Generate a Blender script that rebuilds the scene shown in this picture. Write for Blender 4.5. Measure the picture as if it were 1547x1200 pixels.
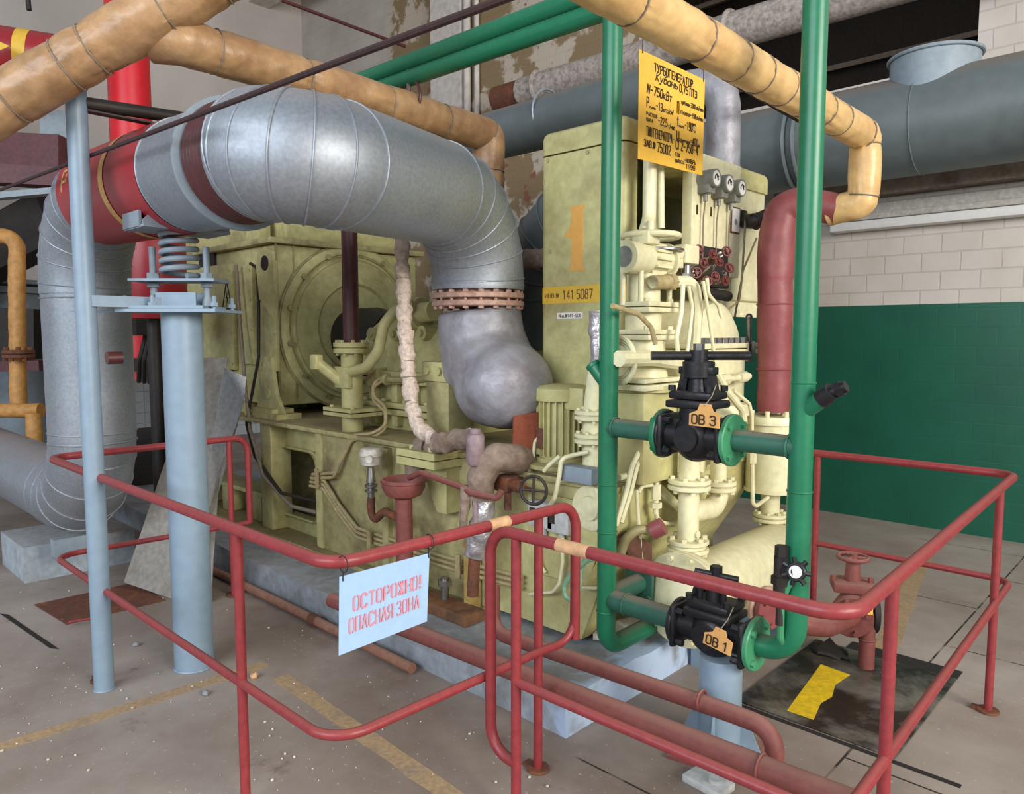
import bpy, bmesh, math, random
from mathutils import Vector, Matrix, noise as mnoise
V = Vector
for o in list(bpy.data.objects): bpy.data.objects.remove(o)
SC = bpy.context.scene; COL = SC.collection
random.seed(7)

# ------------------------------------------------------------------ camera
FOC, CX, CY, EYE = 1120.0, 773.5, 600.0, 1.65
PITCH = math.atan(95/FOC)
hd = V((-.692, .722, 0)).normalized()
FWD = V((hd.x*math.cos(PITCH), hd.y*math.cos(PITCH), -math.sin(PITCH)))
RGT = V((hd.y, -hd.x, 0)); UPV = RGT.cross(FWD)
cam = bpy.data.objects.new('camera', bpy.data.cameras.new('camera')); COL.objects.link(cam)
cam.matrix_world = Matrix((( RGT.x, UPV.x, -FWD.x, 0), (RGT.y, UPV.y, -FWD.y, 0), (RGT.z, UPV.z, -FWD.z, EYE), (0,0,0,1)))
cam.data.sensor_fit = 'HORIZONTAL'; cam.data.sensor_width = 36; cam.data.lens = FOC/1547*36
cam.data.clip_start = .05; SC.camera = cam

def W(px, py, x=None, y=None, z=None, d=None):
    """point of the real place seen at a photo pixel, on a known plane of the room"""
    r = FWD*FOC + RGT*(px-CX) + UPV*(CY-py)
    if z is not None: t = (z-EYE)/r.z
    elif x is not None: t = x/r.x
    elif y is not None: t = y/r.y
    else: t = d/FOC
    return V((0,0,EYE)) + r*t

# ------------------------------------------------------------------ light
def lin(c): return tuple(((v/255)/12.92 if v/255 <= .04045 else ((v/255+.055)/1.055)**2.4) for v in c) + (1,)
wd = bpy.data.worlds.new('world'); SC.world = wd; wd.use_nodes = True
bg = wd.node_tree.nodes['Background']; bg.inputs[0].default_value = lin((228,236,245)); bg.inputs[1].default_value = .46
def area(name, loc, target, sx, sy, power, col=(255,250,242)):
    l = bpy.data.lights.new(name, 'AREA'); l.shape = 'RECTANGLE'; l.size = sx; l.size_y = sy; l.energy = power; l.color = lin(col)[:3]
    o = bpy.data.objects.new(name, l); COL.objects.link(o); o.location = loc
    o.rotation_euler = (V(target)-V(loc)).to_track_quat('-Z','Y').to_euler(); return o
area('window_daylight_right', (7.5, 1.5, 4.2), (-2, 3.2, 1.2), 5, 3.2, 1150, (255,247,236))
area('window_daylight_behind', (-1.0, -6.5, 4.6), (-3.2, 3, 1.3), 8, 3.2, 780, (238,245,255))
SC.view_settings.view_transform = 'Standard'; SC.view_settings.look = 'None'
SC.view_settings.exposure = 0.0; SC.view_settings.gamma = 1; SC.view_settings.use_curve_mapping = False

# ------------------------------------------------------------------ materials
MATS = {}
def mat(name, rgb, rough=.5, metal=0., dirt=.35, drgb=None, scale=3., bump=.0, bscale=30., dust=0., dustrgb=(150,128,110), fine=.25, lo=.48, hi=.72):
    m = bpy.data.materials.new(name); m.use_nodes = True; nt = m.node_tree; N = nt.nodes; L = nt.links
    b = N['Principled BSDF']; b.inputs['Metallic'].default_value = metal; b.inputs['Roughness'].default_value = rough
    tc = N.new('ShaderNodeTexCoord')
    n1 = N.new('ShaderNodeTexNoise'); n1.inputs['Scale'].default_value = scale; n1.inputs['Detail'].default_value = 8; n1.inputs['Roughness'].default_value = .65
    L.new(tc.outputs['Object'], n1.inputs['Vector'])
    r1 = N.new('ShaderNodeMapRange'); r1.inputs[1].default_value = lo; r1.inputs[2].default_value = hi; r1.inputs[3].default_value = 0; r1.inputs[4].default_value = dirt
    L.new(n1.outputs['Fac'], r1.inputs[0])
    if drgb is None: drgb = tuple(v*.55 for v in rgb)
    mx = N.new('ShaderNodeMix'); mx.data_type = 'RGBA'
    mx.inputs[6].default_value = lin(rgb); mx.inputs[7].default_value = lin(drgb); L.new(r1.outputs[0], mx.inputs[0])
    out = mx.outputs[2]
    n2 = N.new('ShaderNodeTexNoise'); n2.inputs['Scale'].default_value = bscale; n2.inputs['Detail'].default_value = 4
    L.new(tc.outputs['Object'], n2.inputs['Vector'])
    if fine:
        r2 = N.new('ShaderNodeMapRange'); r2.inputs[1].default_value = .3; r2.inputs[2].default_value = .7; r2.inputs[3].default_value = 1-fine; r2.inputs[4].default_value = 1+fine*.4
        L.new(n2.outputs['Fac'], r2.inputs[0])
        mm = N.new('ShaderNodeMix'); mm.data_type = 'RGBA'; mm.blend_type = 'MULTIPLY'; mm.inputs[0].default_value = 1
        L.new(out, mm.inputs[6]); L.new(r2.outputs[0], mm.inputs[7]); out = mm.outputs[2]
    if dust:
        g = N.new('ShaderNodeNewGeometry'); sx = N.new('ShaderNodeSeparateXYZ'); L.new(g.outputs['Normal'], sx.inputs[0])
        r3 = N.new('ShaderNodeMapRange'); r3.inputs[1].default_value = .55; r3.inputs[2].default_value = .98; r3.inputs[3].default_value = 0; r3.inputs[4].default_value = dust
        L.new(sx.outputs[2], r3.inputs[0])
        m3 = N.new('ShaderNodeMix'); m3.data_type = 'RGBA'; m3.inputs[7].default_value = lin(dustrgb)
        L.new(out, m3.inputs[6]); L.new(r3.outputs[0], m3.inputs[0]); out = m3.outputs[2]
        r4 = N.new('ShaderNodeMapRange'); r4.inputs[1].default_value = 0; r4.inputs[2].default_value = 1; r4.inputs[3].default_value = rough; r4.inputs[4].default_value = .9
        L.new(r3.outputs[0], r4.inputs[0]); L.new(r4.outputs[0], b.inputs['Roughness'])
        if metal:
            r5 = N.new('ShaderNodeMapRange'); r5.inputs[3].default_value = metal; r5.inputs[4].default_value = 0
            L.new(r3.outputs[0], r5.inputs[0]); L.new(r5.outputs[0], b.inputs['Metallic'])
    L.new(out, b.inputs['Base Color'])
    if bump:
        bp = N.new('ShaderNodeBump'); bp.inputs['Strength'].default_value = bump; bp.inputs['Distance'].default_value = .01
        L.new(n2.outputs['Fac'], bp.inputs['Height']); L.new(bp.outputs[0], b.inputs['Normal'])
    MATS[name] = m; return m
M_ = mat
OLIVE = M_('machine_paint', (196,191,134), .42, 0, .7, (124,100,56), 2.2, .12, 18, .35, (120,98,66), .2)
CREAM = M_('cream_paint', (226,222,182), .38, 0, .35, (172,146,96), 3.5, .08, 25, .25, (165,140,105), .12)
OLIVE_DIRTY = M_('oily_machine_paint', (176,168,118), .5, 0, .85, (92,72,46), 2.6, .2, 20, .5, (105,82,58), .25)
GALV = M_('galvanised_sheet', (166,173,181), .54, .8, .35, (140,146,152), 5, .05, 60, .55, (150,132,120), .14)
GALV_DULL = M_('dull_galvanised_sheet', (166,170,172), .5, .4, .5, (112,112,110), 3, .06, 40, .4, (135,122,110), .2)
DUCTGREY = M_('grey_painted_duct', (100,110,112), .5, .1, .5, (80,86,86), 1.6, .08, 9, .85, (128,112,98), .12)
PALEBLUE = M_('pale_blue_paint', (130,151,168), .42, 0, .22, (138,150,160), 3, .05, 20, .2, (150,145,138), .08)
BLUEGREY = M_('blue_grey_paint', (140,154,164), .5, 0, .3, (110,116,120), 4, .06, 20, .3, (140,132,124), .12)
RED_RAIL = M_('red_rail_paint', (142,50,54), .42, 0, .45, (112,48,46), 5, .1, 40, .5, (150,88,80), .2)
RED_DUSTY = M_('dusty_red_oxide', (124,66,60), .6, 0, .5, (98,64,54), 5, .12, 40, .7, (150,112,100), .2)
RED_DUCT = M_('crimson_duct_paint', (156,34,42), .4, 0, .35, (118,36,40), 2.5, .05, 20, .35, (130,80,70), .12)
RED_BRIGHT = M_('bright_red_paint', (214,34,46), .4, 0, .25, (170,30,40), 3, .04, 20, .2, (170,90,80), .08)
RED_WRAP = M_('dull_red_fabric_wrap', (136,68,70), .5, 0, .4, (104,48,50), 5, .4, 14, .3, (170,120,112), .15)
GOLD = M_('ochre_band_paint', (206,166,92), .5, 0, .3, (160,120,60), 5)
YELLOW = M_('yellow_sign_paint', (238,188,70), .5, 0, .3, (206,152,50), 4, .02, 30, 0, fine=.06)
YELLOW_FLOOR = M_('yellow_floor_paint', (226,190,26), .55, 0, .5, (170,140,40), 9, .1, 40)
OCHRE_FADED = M_('faded_ochre_floor_paint', (172,146,112), .7, 0, .9, (142,128,112), 7, .1, 50)
TAN = M_('tan_wrap', (174,138,98), .4, 0, .75, (128,92,58), 3.2, .6, 14, .3, (176,148,120), .2, .42, .62)
BUFF = M_('buff_wrap', (216,180,122), .38, 0, .6, (178,130,74), 3.2, .55, 14, .1, (190,160,120), .15)
GREEN = M_('green_paint', (28,114,80), .36, 0, .25, (22,84,60), 3, .05, 30, .55, (112,104,88), .1)
GREEN_LT = M_('light_green_paint', (64,142,100), .45, 0, .3, (60,110,84), 5, .05, 30, .3, (120,120,100), .1)
GREEN_DUSTY = M_('dusty_green_paint', (44,98,80), .55, 0, .45, (70,92,78), 5, .08, 30, .9, (132,120,104), .12)
BLACK = M_('black_iron', (32,33,37), .42, .2, .3, (54,48,46), 6, .15, 40, .35, (84,76,72), .25)
STEEL = M_('bare_steel', (150,148,145), .35, .9, .3, (110,100,92), 6)
RUST = M_('rusty_steel', (104,66,50), .75, .1, .7, (150,86,48), 7, .3, 40)
RUSTPLATE = M_('orange_rust_plate', (146,76,52), .7, .1, .7, (100,54,40), 4, .15, 30)
RUSTY_BAR = M_('dark_rusty_bar', (64,42,42), .65, .1, .5, (60,38,36), 6, .15, 30)
MAROON = M_('maroon_pipe_paint', (84,42,42), .4, 0, .4, (60,34,34), 4)
FLANGE_PINK = M_('rusted_pale_flange', (196,160,144), .55, .1, .7, (140,90,70), 8, .15, 40)
LAG = M_('silver_painted_lagging', (158,158,165), .5, .25, .75, (120,106,106), 4, 1., 11, .25, (150,138,132), .22)
LAG_DIRTY = M_('dirty_cloth_lagging', (142,124,110), .8, 0, .7, (104,78,58), 6, .7, 30, .3, (150,130,112), .3)
ROPE = M_('asbestos_rope_wrap', (212,194,178), .8, 0, .45, (160,128,108), 7, .9, 45, .1, fine=.3)
SILVER_FOIL = M_('crumpled_foil', (190,186,190), .35, .6, .4, (150,130,120), 8, .8, 40)
GAUGEGREY = M_('gauge_grey', (132,134,126), .45, 0, .3, (104,102,94), 6)
WHITE = M_('white_enamel', (232,232,228), .45, 0, .15, (200,196,186), 6, fine=.05)
OFFWHITE = M_('off_white_fixture', (196,192,182), .5, 0, .4, (160,150,136), 4)
BOXGREY = M_('light_grey_box', (186,188,186), .5, 0, .3, (150,148,142), 6)
INK = M_('black_lettering', (44,34,26), .6, 0, .2, (70,54,36), 30, fine=.1)
PINKINK = M_('faded_red_stencil', (214,132,146), .6, 0, .5, (206,160,176), 20, fine=.1)
ORANGE = M_('faded_orange_stencil', (222,166,84), .55, 0, .3, (210,170,96), 8, fine=.08)
YBAND = M_('yellow_stencil_band', (224,182,62), .55, 0, .35, (206,180,90), 8, fine=.08)
TAG = M_('tan_card_tag', (222,168,98), .7, 0, .3, (196,140,74), 12, fine=.08)
TAPE = M_('tan_tape', (206,164,122), .6, 0, .3, (190,140,104), 10)
DARK = M_('dark_oily_steel', (44,40,38), .55, .2, .4, (70,58,48), 5)
SOOT = M_('dark_void_lining', (34,30,28), .9, 0, .3, (48,42,38), 2)
DIRTYWHITE = M_('dirty_white_pipe', (176,166,158), .6, 0, .8, (104,88,78), 14, .2, 30, .3, (120,104,94), .35)
WIRE = M_('grey_wire', (132,120,104), .6, 0, .2)
CONDUIT = M_('dusty_conduit', (178,162,118), .55, 0, .5, (130,108,74), 8, .1, 40, .3, (140,120,96))
CHIP = M_('pale_debris', (206,198,186), .9, 0, .4, (150,130,110), 9)
HOSE_G = M_('pale_green_hose', (122,164,132), .45, 0, .2)
MARKS = M_('brown_stain', (120,82,52), .8)
HATCH = M_('oil_stained_steel_plate', (112,106,98), .38, .1, 1., (44,36,30), 2.4, .1, 40, lo=.42, hi=.56)
CONCRETE = M_('grey_concrete', (142,146,150), .85, 0, .8, (96,90,82), 3.5, .35, 22, .3, (140,132,124), .25)

def plinth_mat():
    m = mat('painted_plinth_concrete', (150,158,166), .75, 0, .75, (112,106,98), 3, .35, 20, .15, (140,132,124), .22)
    nt = m.node_tree; N = nt.nodes; L = nt.links; b = N['Principled BSDF']
    src = b.inputs['Base Color'].links[0].from_socket
    g = N.new('ShaderNodeNewGeometry'); s = N.new('ShaderNodeSeparateXYZ'); L.new(g.outputs['Position'], s.inputs[0])
    nz = N.new('ShaderNodeTexNoise'); nz.inputs['Scale'].default_value = 9; L.new(g.outputs['Position'], nz.inputs['Vector'])
    ad = N.new('ShaderNodeMath'); ad.operation = 'MULTIPLY_ADD'; ad.inputs[1].default_value = .5; L.new(nz.outputs['Fac'], ad.inputs[0]); L.new(s.outputs[0], ad.inputs[2])
    r = N.new('ShaderNodeMapRange'); r.inputs[1].default_value = -1.72; r.inputs[2].default_value = -1.62; L.new(ad.outputs[0], r.inputs[0])
    mx = N.new('ShaderNodeMix'); mx.data_type = 'RGBA'; mx.inputs[7].default_value = lin((176,196,222)); L.new(src, mx.inputs[6]); L.new(r.outputs[0], mx.inputs[0])
    L.new(mx.outputs[2], b.inputs['Base Color']); return m
PLINTH = plinth_mat()

def nodes_of(m):
    m.use_nodes = True; return m.node_tree.nodes, m.node_tree.links, m.node_tree.nodes['Principled BSDF']
class NB:
    def __init__(s, m): s.N, s.L, s.b = nodes_of(m)
    def new(s, t): return s.N.new(t)
    def pos(s):
        g = s.new('ShaderNodeNewGeometry'); q = s.new('ShaderNodeSeparateXYZ'); s.L.new(g.outputs['Position'], q.inputs[0]); return g.outputs['Position'], q.outputs
    def comb(s, a, b):
        c = s.new('ShaderNodeCombineXYZ'); s.L.new(a, c.inputs[0]); s.L.new(b, c.inputs[1]); return c.outputs[0]
    def noise(s, v, sc, det=6, ro=.6):
        n = s.new('ShaderNodeTexNoise'); n.inputs['Scale'].default_value = sc; n.inputs['Detail'].default_value = det; n.inputs['Roughness'].default_value = ro; s.L.new(v, n.inputs['Vector']); return n.outputs['Fac']
    def rng(s, v, a, b, c=0., d=1.):
        r = s.new('ShaderNodeMapRange'); s.L.new(v, r.inputs[0])
        for i, q in enumerate((a,b,c,d)): r.inputs[i+1].default_value = q
        return r.outputs[0]
    def mul(s, a, b):
        m = s.new('ShaderNodeMath'); m.operation = 'MULTIPLY'; s.L.new(a, m.inputs[0]); s.L.new(b, m.inputs[1]); return m.outputs[0]
    def mix(s, f, a, b, bt='MIX'):
        m = s.new('ShaderNodeMix'); m.data_type = 'RGBA'; m.blend_type = bt
        for k, q in ((0,f),(6,a),(7,b)):
            if isinstance(q, (int,float)): m.inputs[k].default_value = q
            elif isinstance(q, tuple): m.inputs[k].default_value = lin(q)
            else: s.L.new(q, m.inputs[k])
        return m.outputs[2]
    def brick(s, v, w, h, mortar, off=.5):
        k = s.new('ShaderNodeTexBrick'); s.L.new(v, k.inputs['Vector']); k.offset = off
        k.inputs['Scale'].default_value = 1; k.inputs['Brick Width'].default_value = w; k.inputs['Row Height'].default_value = h
        k.inputs['Mortar Size'].default_value = mortar; k.inputs['Mortar Smooth'].default_value = .3
        k.inputs['Color1'].default_value = (1,1,1,1); k.inputs['Color2'].default_value = (.86,.86,.86,1); k.inputs['Mortar'].default_value = (.55,.55,.55,1); return k
    def bump(s, h, st, d=.01):
        b = s.new('ShaderNodeBump'); b.inputs['Strength'].default_value = st; b.inputs['Distance'].default_value = d; s.L.new(h, b.inputs['Height']); s.L.new(b.outputs[0], s.b.inputs['Normal'])

def back_wall_mat():
    m = bpy.data.materials.new('back_wall_brick'); n = NB(m); P, s = n.pos()
    k = n.brick(n.comb(s[0], s[2]), .29, .155, .007)
    grime = n.rng(n.noise(P, 1.2), .35, .75)
    br = n.mix(grime, (206,200,192), (184,174,164)); br = n.mix(.38, br, k.outputs['Color'], 'MULTIPLY')
    # peeled plaster left of the opening
    pn = n.rng(n.noise(P, 1.9, 9, .62), .52, .56)
    pl = n.mix(pn, (134,114,84), (184,172,156))
    pb = n.rng(n.noise(P, 2.6, 3), .66, .68); pl = n.mix(pb, pl, (134,84,66))
    fx = n.mul(n.rng(s[0], -4.75, -4.76), n.rng(s[0], -9.3, -9.1))
    col = n.mix(fx, br, pl)
    white = n.mix(n.rng(n.noise(P, .8), .4, .7), (190,184,176), (166,158,150))
    col = n.mix(n.rng(s[0], -9.1, -9.3), col, white)
    dn = n.mix(n.rng(n.noise(P, 1.5), .4, .75), (24,92,72), (22,78,62))
    col = n.mix(n.rng(s[2], 1.905, 1.9), col, dn)
    n.L.new(col, n.b.inputs['Base Color']); n.b.inputs['Roughness'].default_value = .46
    n.L.new(n.rng(s[2], 1.9, 1.905, .38, .75), n.b.inputs['Roughness'])
    n.bump(n.mul(k.outputs['Fac'], n.rng(s[2], 1.9, 1.95, -.06, -1.)), .5, .012); return m
def left_wall_mat():
    m = bpy.data.materials.new('left_wall_plaster_tile'); n = NB(m); P, s = n.pos()
    k = n.brick(n.comb(s[1], s[2]), .16, .16, .006, 0)
    tile = n.mix(1., (224,230,234), k.outputs['Color'], 'MULTIPLY')
    pl = n.mix(n.rng(n.noise(P, .7), .4, .7), (196,190,184), (178,170,164))
    n.L.new(n.mix(n.rng(s[2], 2.3, 2.31), tile, pl), n.b.inputs['Base Color']); n.b.inputs['Roughness'].default_value = .6; return m
def floor_mat():
    m = bpy.data.materials.new('dusty_concrete_floor'); n = NB(m); P, s = n.pos()
    k = n.brick(n.comb(s[1], s[0]), 1.45, .98, .006, .5)
    c = n.mix(n.rng(n.noise(P, 1.1, 7), .35, .68), (166,156,148), (128,114,104))
    c = n.mix(n.rng(n.noise(P, 3.3, 8, .7), .62, .74), c, (108,96,86))
    c = n.mix(n.mul(n.mul(n.rng(s[1], 1.3, 2.1), n.rng(s[1], 3.4, 2.4)), n.rng(n.noise(P, 2.4, 7), .3, .62, .1, .85)), c, (112,96,84))
    c = n.mix(n.rng(n.noise(P, 45, 3), .66, .7, 0, .5), c, (202,194,184))
    seam = n.mul(k.outputs['Fac'], n.rng(s[0], -1.75, -1.7))
    seam = n.mul(seam, n.rng(n.noise(P, 6, 3), .4, .5, .35, 1))
    c = n.mix(seam, c, (46,40,36))
    n.L.new(c, n.b.inputs['Base Color'])
    n.L.new(n.rng(n.noise(P, 2.2), .3, .7, .5, .8), n.b.inputs['Roughness'])
    n.bump(n.noise(P, 25, 6), .15, .006); return m
BACKWALL, LEFTWALL, FLOORM = back_wall_mat(), left_wall_mat(), floor_mat()
PLASTER = M_('white_plaster', (204,198,190), .8, 0, .5, (172,158,146), 1.5, .1, 12)

# ------------------------------------------------------------------ mesh helpers
def basis(ax):
    ax = V(ax).normalized(); h = V((0,0,1)) if abs(ax.z) < .9 else V((1,0,0))
    u = h.cross(ax).normalized(); return u, ax.cross(u), ax
def fillet(pts, r, seg=8):
    pts = [V(p) for p in pts]; out = [pts[0]]
    for i in range(1, len(pts)-1):
        a, b, c = pts[i-1], pts[i], pts[i+1]; d1 = (a-b); d2 = (c-b); l1, l2 = d1.length, d2.length
        d1.normalize(); d2.normalize(); ang = d1.angle(d2)
        rr = r[i-1] if isinstance(r, (list,tuple)) else r
        if rr <= 0 or ang > 3.1: out.append(b); continue
        t = min(rr/math.tan(ang/2), l1*.49 if i > 1 else l1*.98, l2*.49 if i < len(pts)-2 else l2*.98); rr = t*math.tan(ang/2)
        ctr = b + (d1+d2).normalized()*(rr/math.sin(ang/2)); p, q = b+d1*t-ctr, b+d2*t-ctr; tot = p.angle(q); axn = p.cross(q).normalized()
        for k in range(seg+1): out.append(ctr + Matrix.Rotation(tot*k/seg, 3, axn) @ p)
    out.append(pts[-1]); return out
def resample(pts, step):
    out = [pts[0]]
    for a, b in zip(pts, pts[1:]):
        n = max(1, int(round((b-a).length/step)))
        for k in range(1, n+1): out.append(a.lerp(b, k/n))
    return out
class MB:
    def __init__(s): s.v = []; s.f = []
    def add(s, vs, fs):
        o = len(s.v); s.v += [V(p) for p in vs]; s.f += [tuple(i+o for i in f) for f in fs]; return s
    def box(s, c, d, rot=None, bev=0.):
        bm = bmesh.new(); bmesh.ops.create_cube(bm, size=1); bmesh.ops.scale(bm, vec=V(d), verts=bm.verts)
        if bev: bmesh.ops.bevel(bm, geom=bm.edges[:], offset=min(bev, min(d)*.45), segments=2, affect='EDGES', profile=.5)
        R = rot.to_3x3() if isinstance(rot, Matrix) else (Matrix.Rotation(rot, 3, 'Z') if rot else Matrix.Identity(3))
        bm.verts.index_update(); s.add([R @ v.co + V(c) for v in bm.verts], [[v.index for v in f.verts] for f in bm.faces]); bm.free(); return s
    def bx(s, x0, x1, y0, y1, z0, z1, bev=0.): return s.box(((x0+x1)/2, (y0+y1)/2, (z0+z1)/2), (abs(x1-x0), abs(y1-y0), abs(z1-z0)), None, bev)
    def lathe(s, o, ax, prof, n=28, close=True):
        u, w, a = basis(ax); o = V(o); vs = []; fs = []
        for r, h in prof:
            for k in range(n): t = 2*math.pi*k/n; vs.append(o + a*h + (u*math.cos(t) + w*math.sin(t))*max(r, 1e-4))
        for j in range(len(prof)-1):
            for k in range(n): q = (k+1) % n; fs.append((j*n+k, j*n+q, (j+1)*n+q, (j+1)*n+k))
        if close: fs.append(tuple(range(n))[::-1]); fs.append(tuple((len(prof)-1)*n+k for k in range(n)))
        return s.add(vs, fs)
    def cyl(s, p, q, r, r2=None, n=20):
        p, q = V(p), V(q); return s.lathe(p, q-p, [(r,0), (r if r2 is None else r2, (q-p).length)], n)
    def disc(s, c, ax, r, t, n=32, hole=0.):
        b = min(.004, t*.2); return s.lathe(V(c)-V(ax).normalized()*t/2, ax, [(r-b,0),(r,b),(r,t-b),(r-b,t)], n)
    def sweep(s, pts, r, n=16, caps=True, lump=0., lf=6., flat=None):
        pts = [V(p) for p in pts]; m = len(pts); vs = []; fs = []; up = None
        for i, p in enumerate(pts):
            t = (pts[min(i+1,m-1)]-pts[max(i-1,0)]).normalized()
            if up is None: up = basis(t)[0]
            up = (up - t*up.dot(t)).normalized(); w = t.cross(up)
            rr = r(i/(m-1)) if callable(r) else (r[i] if isinstance(r, (list,tuple)) else r)
            if 0 < i < m-1:
                a = (pts[i]-pts[i-1]).normalized(); b = (pts[i+1]-pts[i]).normalized(); hb = a.angle(b)/2
            for k in range(n):
                th = 2*math.pi*k/n; d = up*math.cos(th) + w*math.sin(th); q = rr
                if lump: q = rr*(1 + lump*mnoise.noise((p+d*rr)*lf))
                vs.append(p + d*q)
        for j in range(m-1):
            for k in range(n): q = (k+1) % n; fs.append((j*n+k, j*n+q, (j+1)*n+q, (j+1)*n+k))
        if caps: fs.append(tuple(range(n))[::-1]); fs.append(tuple((m-1)*n+k for k in range(n)))
        return s.add(vs, fs)
    def tube(s, pts, r, fil=.05, n=12, seg=6, lump=0., step=None, lf=6., caps=True):
        p = fillet(pts, fil, seg)
        if step: p = resample(p, step)
        return s.sweep(p, r, n, caps, lump, lf)
    def torus(s, c, ax, R, r, n=32, k=10, a0=0., a1=2*math.pi):
        u, w, a = basis(ax); full = a1-a0 > 6.28; cnt = n if full else n+1; vs = []; fs = []
        for i in range(cnt):
            t = a0+(a1-a0)*i/n; d = u*math.cos(t)+w*math.sin(t)
            for j in range(k): q = 2*math.pi*j/k; vs.append(V(c)+d*(R+r*math.cos(q))+a*r*math.sin(q))
        for i in range(n):
            e = (i+1) % cnt
            for j in range(k): g = (j+1) % k; fs.append((i*k+j, e*k+j, e*k+g, i*k+g))
        return s.add(vs, fs)
    def prism(s, poly, o, ux, uy, depth):
        o, ux, uy = V(o), V(ux), V(uy); nn = ux.cross(uy).normalized()*depth; m = len(poly)
        a = [o+ux*p[0]+uy*p[1] for p in poly]; b = [q+nn for q in a]
        fs = [tuple(range(m))[::-1], tuple(range(m, 2*m))] + [(i, (i+1) % m, m+(i+1) % m, m+i) for i in range(m)]
        return s.add(a+b, fs)
    def slab(s, pts, t):
        pts = [V(p) for p in pts]; nn = (pts[1]-pts[0]).cross(pts[2]-pts[0]).normalized()*t; m = len(pts)
        fs = [tuple(range(m))[::-1], tuple(range(m, 2*m))] + [(i, (i+1) % m, m+(i+1) % m, m+i) for i in range(m)]
        return s.add(pts+[p+nn for p in pts], fs)
    def ball(s, c, r, sc=(1,1,1), n=20, m=12, lump=0., lf=5.):
        vs = []; fs = []; c = V(c)
        for i in range(m+1):
            a = math.pi*i/m
            for k in range(n):
                t = 2*math.pi*k/n; d = V((math.sin(a)*math.cos(t)*sc[0], math.sin(a)*math.sin(t)*sc[1], math.cos(a)*sc[2])); p = c+d*r
                vs.append(c+d*r*(1+lump*mnoise.noise(p*lf)) if lump else p)
        for i in range(m):
            for k in range(n): q = (k+1) % n; fs.append((i*n+k, (i+1)*n+k, (i+1)*n+q, i*n+q))
        return s.add(vs, fs)
    def bolt(s, c, ax, r=.012, h=.012): return s.lathe(c, ax, [(r,0),(r,h)], 6)
    def bolts(s, c, ax, R, n, r=.01, h=.014, a0=.3):
        u, w, a = basis(ax)
        for i in range(n): t = a0+2*math.pi*i/n; s.bolt(V(c)+(u*math.cos(t)+w*math.sin(t))*R, a, r, h)
        return s
    def flange(s, c, ax, R, t, nb=8, br=.01, gap=.006, a0=.3):
        """bolted pair of flanges centred on c"""
        a = V(ax).normalized(); c = V(c)
        s.disc(c-a*(t+gap)/2, a, R, t); s.disc(c+a*(t+gap)/2, a, R, t); s.disc(c, a, R*.86, gap+.002)
        s.bolts(c+a*(t+gap/2), a, R*.8, nb, br, br*1.2, a0); s.bolts(c-a*(t+gap/2), -a, R*.8, nb, br, br*1.2, a0); return s
ORG = {}
def _finish(name, mb, m, org):
    me = bpy.data.meshes.new(name); me.from_pydata([tuple(p-org) for p in mb.v], [], mb.f); me.validate()
    bm = bmesh.new(); bm.from_mesh(me); bmesh.ops.remove_doubles(bm, verts=bm.verts, dist=1e-5); bmesh.ops.recalc_face_normals(bm, faces=bm.faces)
    for f in bm.faces: f.smooth = name not in ('lettering', 'numeral')
    for e in bm.edges:
        if len(e.link_faces) == 2 and e.calc_face_angle(0) > .62: e.smooth = False
    bm.to_mesh(me); bm.free(); me.materials.append(m); return me
def tag(o, label, cat, group=None):
    o['label'] = label; o['category'] = cat
    if group: o['group'] = group
    return o
def T(name, label, cat, loc, group=None):
    o = bpy.data.objects.new(name, None); COL.objects.link(o); o.location = V(loc); o.empty_display_size = .05
    ORG[o] = V(loc); return tag(o, label, cat, group)
def B(name, mb, m, parent, label=None):
    og = ORG[parent]; o = bpy.data.objects.new(name, _finish(name, mb, m, og)); COL.objects.link(o); o.parent = parent; ORG[o] = og
    if label: o['label'] = label
    return o
def TB(name, mb, m, label, cat, group=None):
    xs = [p.x for p in mb.v]; ys = [p.y for p in mb.v]; zs = [p.z for p in mb.v]
    og = V(((min(xs)+max(xs))/2, (min(ys)+max(ys))/2, min(zs)))
    o = bpy.data.objects.new(name, _finish(name, mb, m, og)); COL.objects.link(o); o.location = og; ORG[o] = og; return tag(o, label, cat, group)
def ST(name, mb, m):
    o = bpy.data.objects.new(name, _finish(name, mb, m, V((0,0,0)))); COL.objects.link(o); o['kind'] = 'structure'; ORG[o] = V((0,0,0)); return o
_O = [(.25,0),(0,.12),(0,.88),(.25,1),(.75,1),(1,.88),(1,.12),(.75,0),(.25,0)]
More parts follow.
